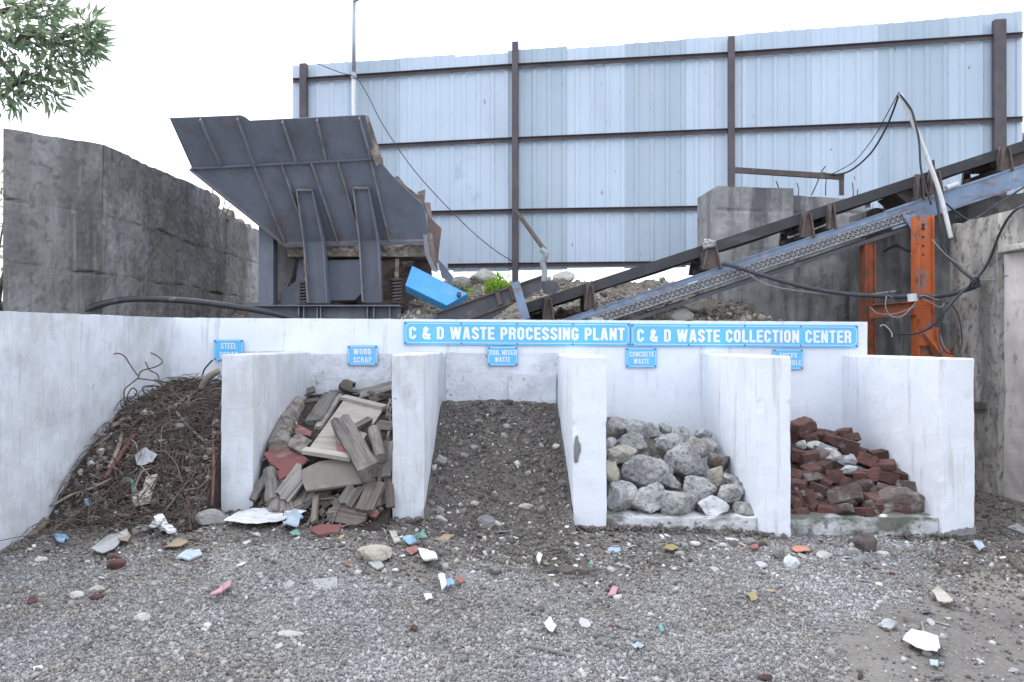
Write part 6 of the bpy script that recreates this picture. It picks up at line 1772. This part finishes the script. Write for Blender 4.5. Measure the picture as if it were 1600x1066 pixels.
for k, (u, v, w, h, kind, boxy, lab) in enumerate(BR):
    px, py = 1180 + u * .366, 490 + v * .366
    W_, H_ = w * .366, h * .366
    c = hit(px, py, lambda x, y: zb_(y), 6.3, 8.1)
    kk = c.y / F
    c = c + ray(px, py).normalized() * (.13 if v > 800 else .05)
    if boxy:
        L, H2 = max(W_, 12) * kk, H_ * kk
        rot = Euler((U(-.5, .3), U(-.35, .35), U(-.8, .8))).to_matrix()
        o = rock('brick', M[Bm[kind]], c, (L * .49, max(.05, min(.12, L * .4)), H2 * .46), 60 + k * 5, rot, True, 4, .02)
    else:
        o = rock('brick_slab' if kind == 'm' else 'stone', M[Bm[kind]], c, (W_ * kk * .62, min(.3, W_ * kk * .5), H_ * kk * .60), 60 + k * 5, sub=4, rough=.07)
    if px < 1260: o.location.x = max(o.location.x, DX[3][1] + .35 * o.dimensions.x)
    tag(o, lab, 'brick' if boxy or kind == 'm' else 'stone', 'bricks in the last bay' if boxy or kind == 'm' else 'stones among the bricks')
for k in range(130):
    x, y = U(DX[3][1] + .1, DX[4][0] - .1), U(6.6, 8.0)
    lim = (x - DX[3][1]) / (DX[4][0] - DX[3][1])
    top = zb_(y) * (1.06 - 1.05 * lim ** 1.3 * sstep(6.5, 8, y)) - .02
    z = max(.16, top - U(.02, .12))
    if lim > .86: continue
    o = rock('brick', M['brick' if random.random() < .75 else 'brick_grey'], (x, y, z), (U(.07, .115), .055, .04), 1500 + k, Euler((U(-.7, .7), U(-.7, .7), U(0, 6))).to_matrix(), True, 3, .03)
    tag(o, 'broken brick bat packed between the larger bricks', 'brick', 'brick bats filling the brick heap')

# ---------------------------------------------------------------- litter and loose stones on the ground
sheet([(350, 826), (372, 812), (395, 808), (430, 809), (480, 811), (462, 820), (420, 830), (385, 831)], 'paper_white', 'long white plastic sheet lying at the first divider foot', 'plastic sheet', 'plastic_sheet', .03, .004, .03)
sheet([(388, 809), (402, 803), (418, 806), (412, 812)], 'plastic_paleblue', 'pale blue sheet scrap behind the long white sheet', 'plastic scrap', 'plastic_scrap', .03, .004, .03)
sheet([(84, 848), (96, 842), (108, 850), (100, 859), (88, 858)], 'plastic_blue', 'light blue plastic bag scrap near the left wall', 'plastic bag', 'plastic_bag', .015, .01, .035)
sheet([(142, 868), (165, 850), (198, 838), (200, 848), (178, 866), (160, 874)], 'plastic_grey', 'grey plastic sheet folded on the ground below the steel heap', 'plastic sheet', 'plastic_sheet', .015, .006, .03)
sheet([(240, 824), (252, 818), (262, 832), (276, 846), (262, 849), (250, 838)], 'paper_white', 'crumpled white cup lying at the foot of the steel heap', 'paper cup', 'paper_cup', .03, .02, .05)
sheet([(232, 838), (246, 818), (258, 822), (250, 838)], 'plastic_grey', 'clear grey plastic scrap beside the white cup', 'plastic scrap', 'plastic_scrap', .03, .004, .04)
sheet([(254, 860), (278, 848), (294, 852), (282, 861)], 'cardboard', 'tan cardboard flap on the ground below the steel heap', 'cardboard', 'cardboard_scrap', .012, .008, .015)
sheet([(182, 846), (196, 838), (204, 846), (200, 856), (186, 854)], 'cardboard', 'brown paper scrap by the grey plastic sheet', 'paper scrap', 'paper_scrap', .012, .006, .03)
sheet([(274, 877), (292, 864), (312, 864), (316, 872), (296, 879)], 'plastic_paleblue', 'pale blue plastic piece on the gravel below the cardboard flap', 'plastic piece', 'plastic_piece', .012, .012, .012)
sheet([(328, 942), (340, 930), (352, 920), (362, 919), (360, 928), (345, 938)], 'plastic_pink', 'pink and white wrapper on the gravel', 'wrapper', 'wrapper', .012, .006, .03)
sheet([(487, 908), (526, 905), (528, 922), (490, 924)], 'tile_grey', 'flat grey tile piece lying on the gravel', 'tile', 'tile_piece', .008, .012, .004)
sheet([(480, 832), (500, 824), (532, 825), (530, 836), (498, 841)], 'wood_red', 'dull red board scrap lying before the wood heap', 'board', 'board', .015, .02, .012)
sheet([(440, 828), (452, 815), (462, 812), (470, 822), (464, 836), (448, 838)], 'plastic_paleblue', 'clear bluish plastic bag before the wood heap', 'plastic bag', 'plastic_bag', .02, .008, .05)
sheet([(456, 822), (468, 818), (474, 824), (462, 828)], 'plastic_blue', 'bright blue bottle cap scrap on the clear bag', 'plastic scrap', 'plastic_scrap', .06, .01, .02)
sheet([(452, 838), (464, 834), (470, 842), (458, 846)], 'plastic_green', 'small green plastic scrap under the clear bluish bag', 'plastic scrap', 'plastic_scrap', .015, .006, .02)
sheet([(628, 852), (644, 848), (652, 856), (640, 862)], 'plastic_blue', 'blue plastic scrap before the second divider wall', 'plastic scrap', 'plastic_scrap', .015, .006, .03)
sheet([(642, 848), (660, 838), (668, 844), (652, 852)], 'plastic_green', 'mint green plastic scrap before the second divider wall', 'plastic scrap', 'plastic_scrap', .015, .006, .03)
sheet([(608, 834), (618, 836), (626, 850), (616, 852)], 'foam', 'pale stick of foam before the second divider wall', 'foam', 'foam_piece', .015, .015, .01)
sheet([(632, 868), (650, 862), (656, 870), (644, 876)], 'plastic_red', 'red pink plastic scrap touching the white bag', 'plastic scrap', 'plastic_scrap', .015, .006, .03)
sheet([(652, 872), (668, 870), (682, 878), (684, 890), (672, 895), (658, 886)], 'paper_white', 'white plastic bag lying on the gravel before the soil heap', 'plastic bag', 'plastic_bag', .015, .01, .045)
sheet([(676, 850), (694, 842), (710, 841), (702, 850), (684, 853)], 'cardboard', 'tan cardboard strip before the soil heap', 'cardboard', 'cardboard_scrap', .012, .008, .02)
sheet([(684, 912), (694, 910), (698, 926), (690, 932)], 'paper_white', 'small white cup piece on the gravel left of centre', 'paper scrap', 'paper_scrap', .015, .012, .04)
sheet([(695, 918), (706, 914), (710, 922), (700, 928)], 'plastic_blue', 'dull blue scrap next to the small white cup piece', 'plastic scrap', 'plastic_scrap', .012, .006, .03)
sheet([(662, 938), (672, 934), (676, 942), (666, 946)], 'paper_white', 'white paper flake below the small cup piece', 'paper scrap', 'paper_scrap', .01, .004, .02)
sheet([(714, 910), (722, 906), (724, 916), (717, 918)], 'plastic_red', 'tiny red scrap right of the small white cup piece', 'plastic scrap', 'plastic_scrap', .01, .006, .02)
sheet([(575, 884), (592, 878), (600, 888), (590, 894)], 'tile_grey', 'pale tile chip before the concrete slab piece', 'tile', 'tile_piece', .01, .01, .01)
sheet([(1409, 1010), (1424, 995), (1466, 1006), (1469, 1024), (1464, 1033), (1440, 1026)], 'paper_white', 'large white paper lying in the right foreground', 'paper', 'paper_sheet', .012, .003, .025)
sheet([(1452, 1036), (1466, 1036), (1466, 1048), (1454, 1046)], 'plastic_paleblue', 'pale blue scrap below the large white paper', 'plastic scrap', 'plastic_scrap', .008, .004, .012)
sheet([(1456, 934), (1466, 930), (1490, 948), (1480, 953), (1466, 948)], 'foam', 'beige crumpled paper on the mud at the right', 'paper', 'paper_scrap', .012, .006, .035)
sheet([(1237, 862), (1252, 858), (1267, 865), (1254, 869), (1242, 868)], 'plastic_orange', 'orange wrapper lying before the brick bay', 'wrapper', 'wrapper', .012, .004, .02)
sheet([(1520, 856), (1530, 854), (1540, 862), (1530, 866)], 'plastic_paleblue', 'pale plastic scrap at the end divider foot', 'plastic scrap', 'plastic_scrap', .012, .005, .025)
sheet([(849, 985), (860, 978), (870, 990), (862, 998)], 'paper_white', 'white plastic flake in the middle foreground', 'plastic scrap', 'plastic_scrap', .01, .004, .03)
sheet([(919, 890), (925, 885), (928, 894), (922, 897)], 'plastic_green', 'small bright green scrap right of the gravel centre', 'plastic scrap', 'plastic_scrap', .015, .006, .03)
sheet([(984, 1018), (996, 1012), (1006, 1015), (994, 1022)], 'plastic_paleblue', 'mint pale plastic film in the foreground', 'plastic scrap', 'plastic_scrap', .008, .003, .02)
sheet([(1028, 982), (1034, 980), (1038, 992), (1033, 994)], 'teal', 'tiny teal scrap in the foreground', 'plastic scrap', 'plastic_scrap', .008, .004, .015)
sheet([(1166, 934), (1178, 932), (1184, 942), (1174, 946)], 'ochre', 'ochre dry leaf on the gravel', 'dry leaf', 'dry_leaf', .008, .003, .02)
sheet([(1036, 862), (1048, 856), (1060, 862), (1050, 868)], 'ochre', 'brownish dry leaf in front of the concrete bay', 'dry leaf', 'dry_leaf', .01, .003, .02)
sheet([(950, 936), (958, 922), (968, 926), (962, 936)], 'plastic_pink', 'faded pink scrap on the gravel centre', 'plastic scrap', 'plastic_scrap', .01, .005, .02)
sheet([(1574, 826), (1590, 820), (1612, 830), (1600, 836)], 'tile_grey', 'pale flat tile at the right edge on the mud', 'tile', 'tile_piece', .01, .01, .004)
sheet([(1170, 858), (1182, 856), (1186, 862), (1174, 864)], 'plastic_red', 'small red scrap before the fourth divider wall', 'plastic scrap', 'plastic_scrap', .01, .008, .02)
sheet([(838, 882), (844, 872), (848, 878), (842, 892)], 'paper_white', 'white curled strip before the third divider wall', 'plastic scrap', 'plastic_scrap', .01, .006, .03)
def stick(pts, r, m, label):
    q = [hit(x, y, gzn, 3.0, 7) + Vector((0, 0, r)) for x, y in pts]
    return tag(MB().tube(smooth_path(q, 5), r, 7).build('stick', M[m], smooth=True), label, 'stick')
stick([(828, 1014), (858, 1019), (892, 1031)], .011, 'wood_grey', 'brown stick lying in the middle foreground')
stick([(1441, 974), (1462, 974), (1484, 980)], .006, 'wood_grey', 'thin twig lying above the large white paper')
stick([(1446, 998), (1443, 985), (1440, 974)], .005, 'wood_grey', 'short upright looking twig above the large white paper')
stick([(1568, 862), (1580, 880), (1600, 898)], .016, 'wood_brown', 'dark stick lying on the mud at the right edge')
STN = [(326, 812, 44, 28, 's', 'grey concrete scrap at the corner of the first divider foot'), (180, 884, 26, 20, 'r', 'red brick piece on the gravel below the grey sheet'), (176, 872, 22, 12, 'r', 'thin red tile scrap above the red brick piece'), (118, 931, 20, 11, 'p', 'white stone in the left foreground'), (148, 922, 22, 12, 'p', 'light stone right of the white stone at the left'), (218, 966, 26, 14, 'p', 'pale oval stone in the left foreground'),
       (62, 875, 18, 10, 'p', 'pale stone near the left wall foot'), (48, 938, 20, 14, 'r', 'dull red brick crumb at the left edge'), (152, 933, 22, 10, 'r', 'flat reddish stone in the left foreground'), (583, 868, 62, 26, 'k', 'long pale concrete piece lying on the gravel'), (772, 892, 22, 18, 's', 'dark grey stone below the soil heap'), (690, 812, 18, 12, 'p', 'small pale stone by the soil heap foot'),
       (1390, 978, 32, 18, 'w', 'white stone on the mud above the large paper'), (1240, 880, 24, 24, 'w', 'upright white chip before the brick bay'), (1217, 866, 26, 20, 's', 'grey stone before the fourth divider wall'), (1358, 852, 38, 30, 'd', 'dark red brown stone at the foot of the brick slab'), (1336, 862, 16, 16, 'p', 'pale chip left of the dark red brown stone'), (1384, 868, 24, 14, 'p', 'pale chip right of the dark red brown stone'),
       (1345, 880, 22, 18, 's', 'grey stone below the dark red brown stone'), (1292, 868, 24, 14, 'p', 'flat pale stone before the brick slab'), (1176, 848, 22, 14, 's', 'grey stone at the end of the mossy slab'), (1148, 850, 18, 12, 's', 'small brown stone before the mossy slab'), (1190, 852, 22, 14, 'd', 'brown stone between slab and fourth divider'), (1086, 850, 20, 8, 'p', 'white sliver of stone before the mossy slab'),
       (1375, 914, 14, 7, 'p', 'white sliver on the gravel before the brick bay'), (646, 984, 12, 12, 'r', 'red crumb of brick in the foreground'), (1198, 1060, 22, 10, 'r', 'red brick scrap at the bottom edge of the ground'), (880, 860, 16, 12, 's', 'small grey stone left of the third divider foot'), (455, 990, 40, 7, 'p', 'flat white chip in the foreground'), (1585, 1048, 14, 10, 'w', 'white stone in the right bottom corner'), (238, 914, 10, 8, 'p', 'small pale chip left of centre on the gravel'), (868, 1018, 10, 8, 'p', 'tiny white chip by the brown stick'), (1140, 1018, 12, 8, 'p', 'tiny white chip in the right middle foreground')]
for k, (px, py, w, h, kind, lab) in enumerate(STN):
    m = {'s': 'stone', 'p': 'pale_stone', 'r': 'brick', 'd': 'brick_grey', 'k': 'chunk_beige', 'w': 'chunk_white'}[kind]
    stone_at(px, py, w, h, M[m], lab, 1200 + k, name='brick_piece' if kind == 'r' else 'stone')
protos = []
for k in range(8):
    vs_, fs_ = rock_shape(False, 2, .06, 2000 + k)
    protos.append(MB().add([v * Vector((1, 1, 1)).length / 1.732 for v in vs_], fs_).mesh('loose_stone', M['stone']))
    protos.append(MB().add(vs_, fs_).mesh('loose_stone', M['pale_stone']))
for k in range(170):
    while True:
        y = 3.3 + 3.1 * random.random() ** .6
        x = U(-.62, .66) * y
        if -3.4 < x < 4.9 and random.random() < .25 + .75 * sstep(4.6, 5.8, y): break
    i = random.randrange(16)
    pale = i % 2
    o = bpy.data.objects.new('loose_stone', protos[i])
    r = min(.05, .0135 * math.exp(random.gauss(0, .5)))
    o.location = (x, y, hg(x, y) + r * .2)
    o.scale = (r * U(.9, 1.5), r, r * U(.5, .8))
    o.rotation_euler = (U(-.3, .3), U(-.3, .3), U(0, 6))
    COL.objects.link(o)
    tag(o, 'small pale loose stone among the gravel' if pale else 'small grey loose stone among the gravel', 'stone', 'pale loose stones on the yard' if pale else 'grey loose stones on the yard')

def flakes(n):
    cols = [(.62, .63, .65), (.5, .5, .5), (.33, .32, .30), (.70, .71, .74), (.36, .27, .18), (.20, .17, .15), (.27, .11, .09), (.34, .45, .55), (.16, .30, .26), (.42, .26, .26), (.42, .40, .36)]
    wts = [5, 6, 6, 4, 3, 6, 3, 1.2, .6, .5, 6]
    sets = [MB() for _ in cols]
    for _ in range(n):
        while True:
            y = 3.3 + 3.0 * random.random() ** .55
            x = U(-.62, .66) * y
            if -3.4 < x < 4.9 and random.random() < .12 + .88 * sstep(4.7, 5.7, y) * (1 if x < 2 else .5): break
        g = random.choices(sets, wts)[0]
        r = min(.045, .011 * math.exp(random.gauss(0, .55)))
        a = U(0, 6.28)
        c = Vector((x, y, hg(x, y) + r * .25))
        k = random.choice((4, 5, 5, 6))
        R = Euler((U(-.45, .45), U(-.45, .45), a)).to_matrix()
        g.prism([c + R @ Vector((r * U(.6, 1.2) * 1.5 * math.cos(6.283 * i / k), r * U(.6, 1.2) * math.sin(6.283 * i / k), 0)) for i in range(k)], R @ Vector((0, 0, U(.002, .008))))
    names = ['white', 'light grey', 'grey', 'bright white', 'tan', 'dark brown', 'brick red', 'pale blue', 'green', 'pink', 'beige']
    for c, g, nm in zip(cols, sets, names):
        mm = mat('flake_' + nm.replace(' ', '_'), c, tuple(.7 * k for k in c), 9, .8, island=.2)
        tag(g.build('litter_flakes', mm), 'tiny %s litter flakes and shards strewn before the bays' % nm, 'litter', kind='stuff')
flakes(1000)
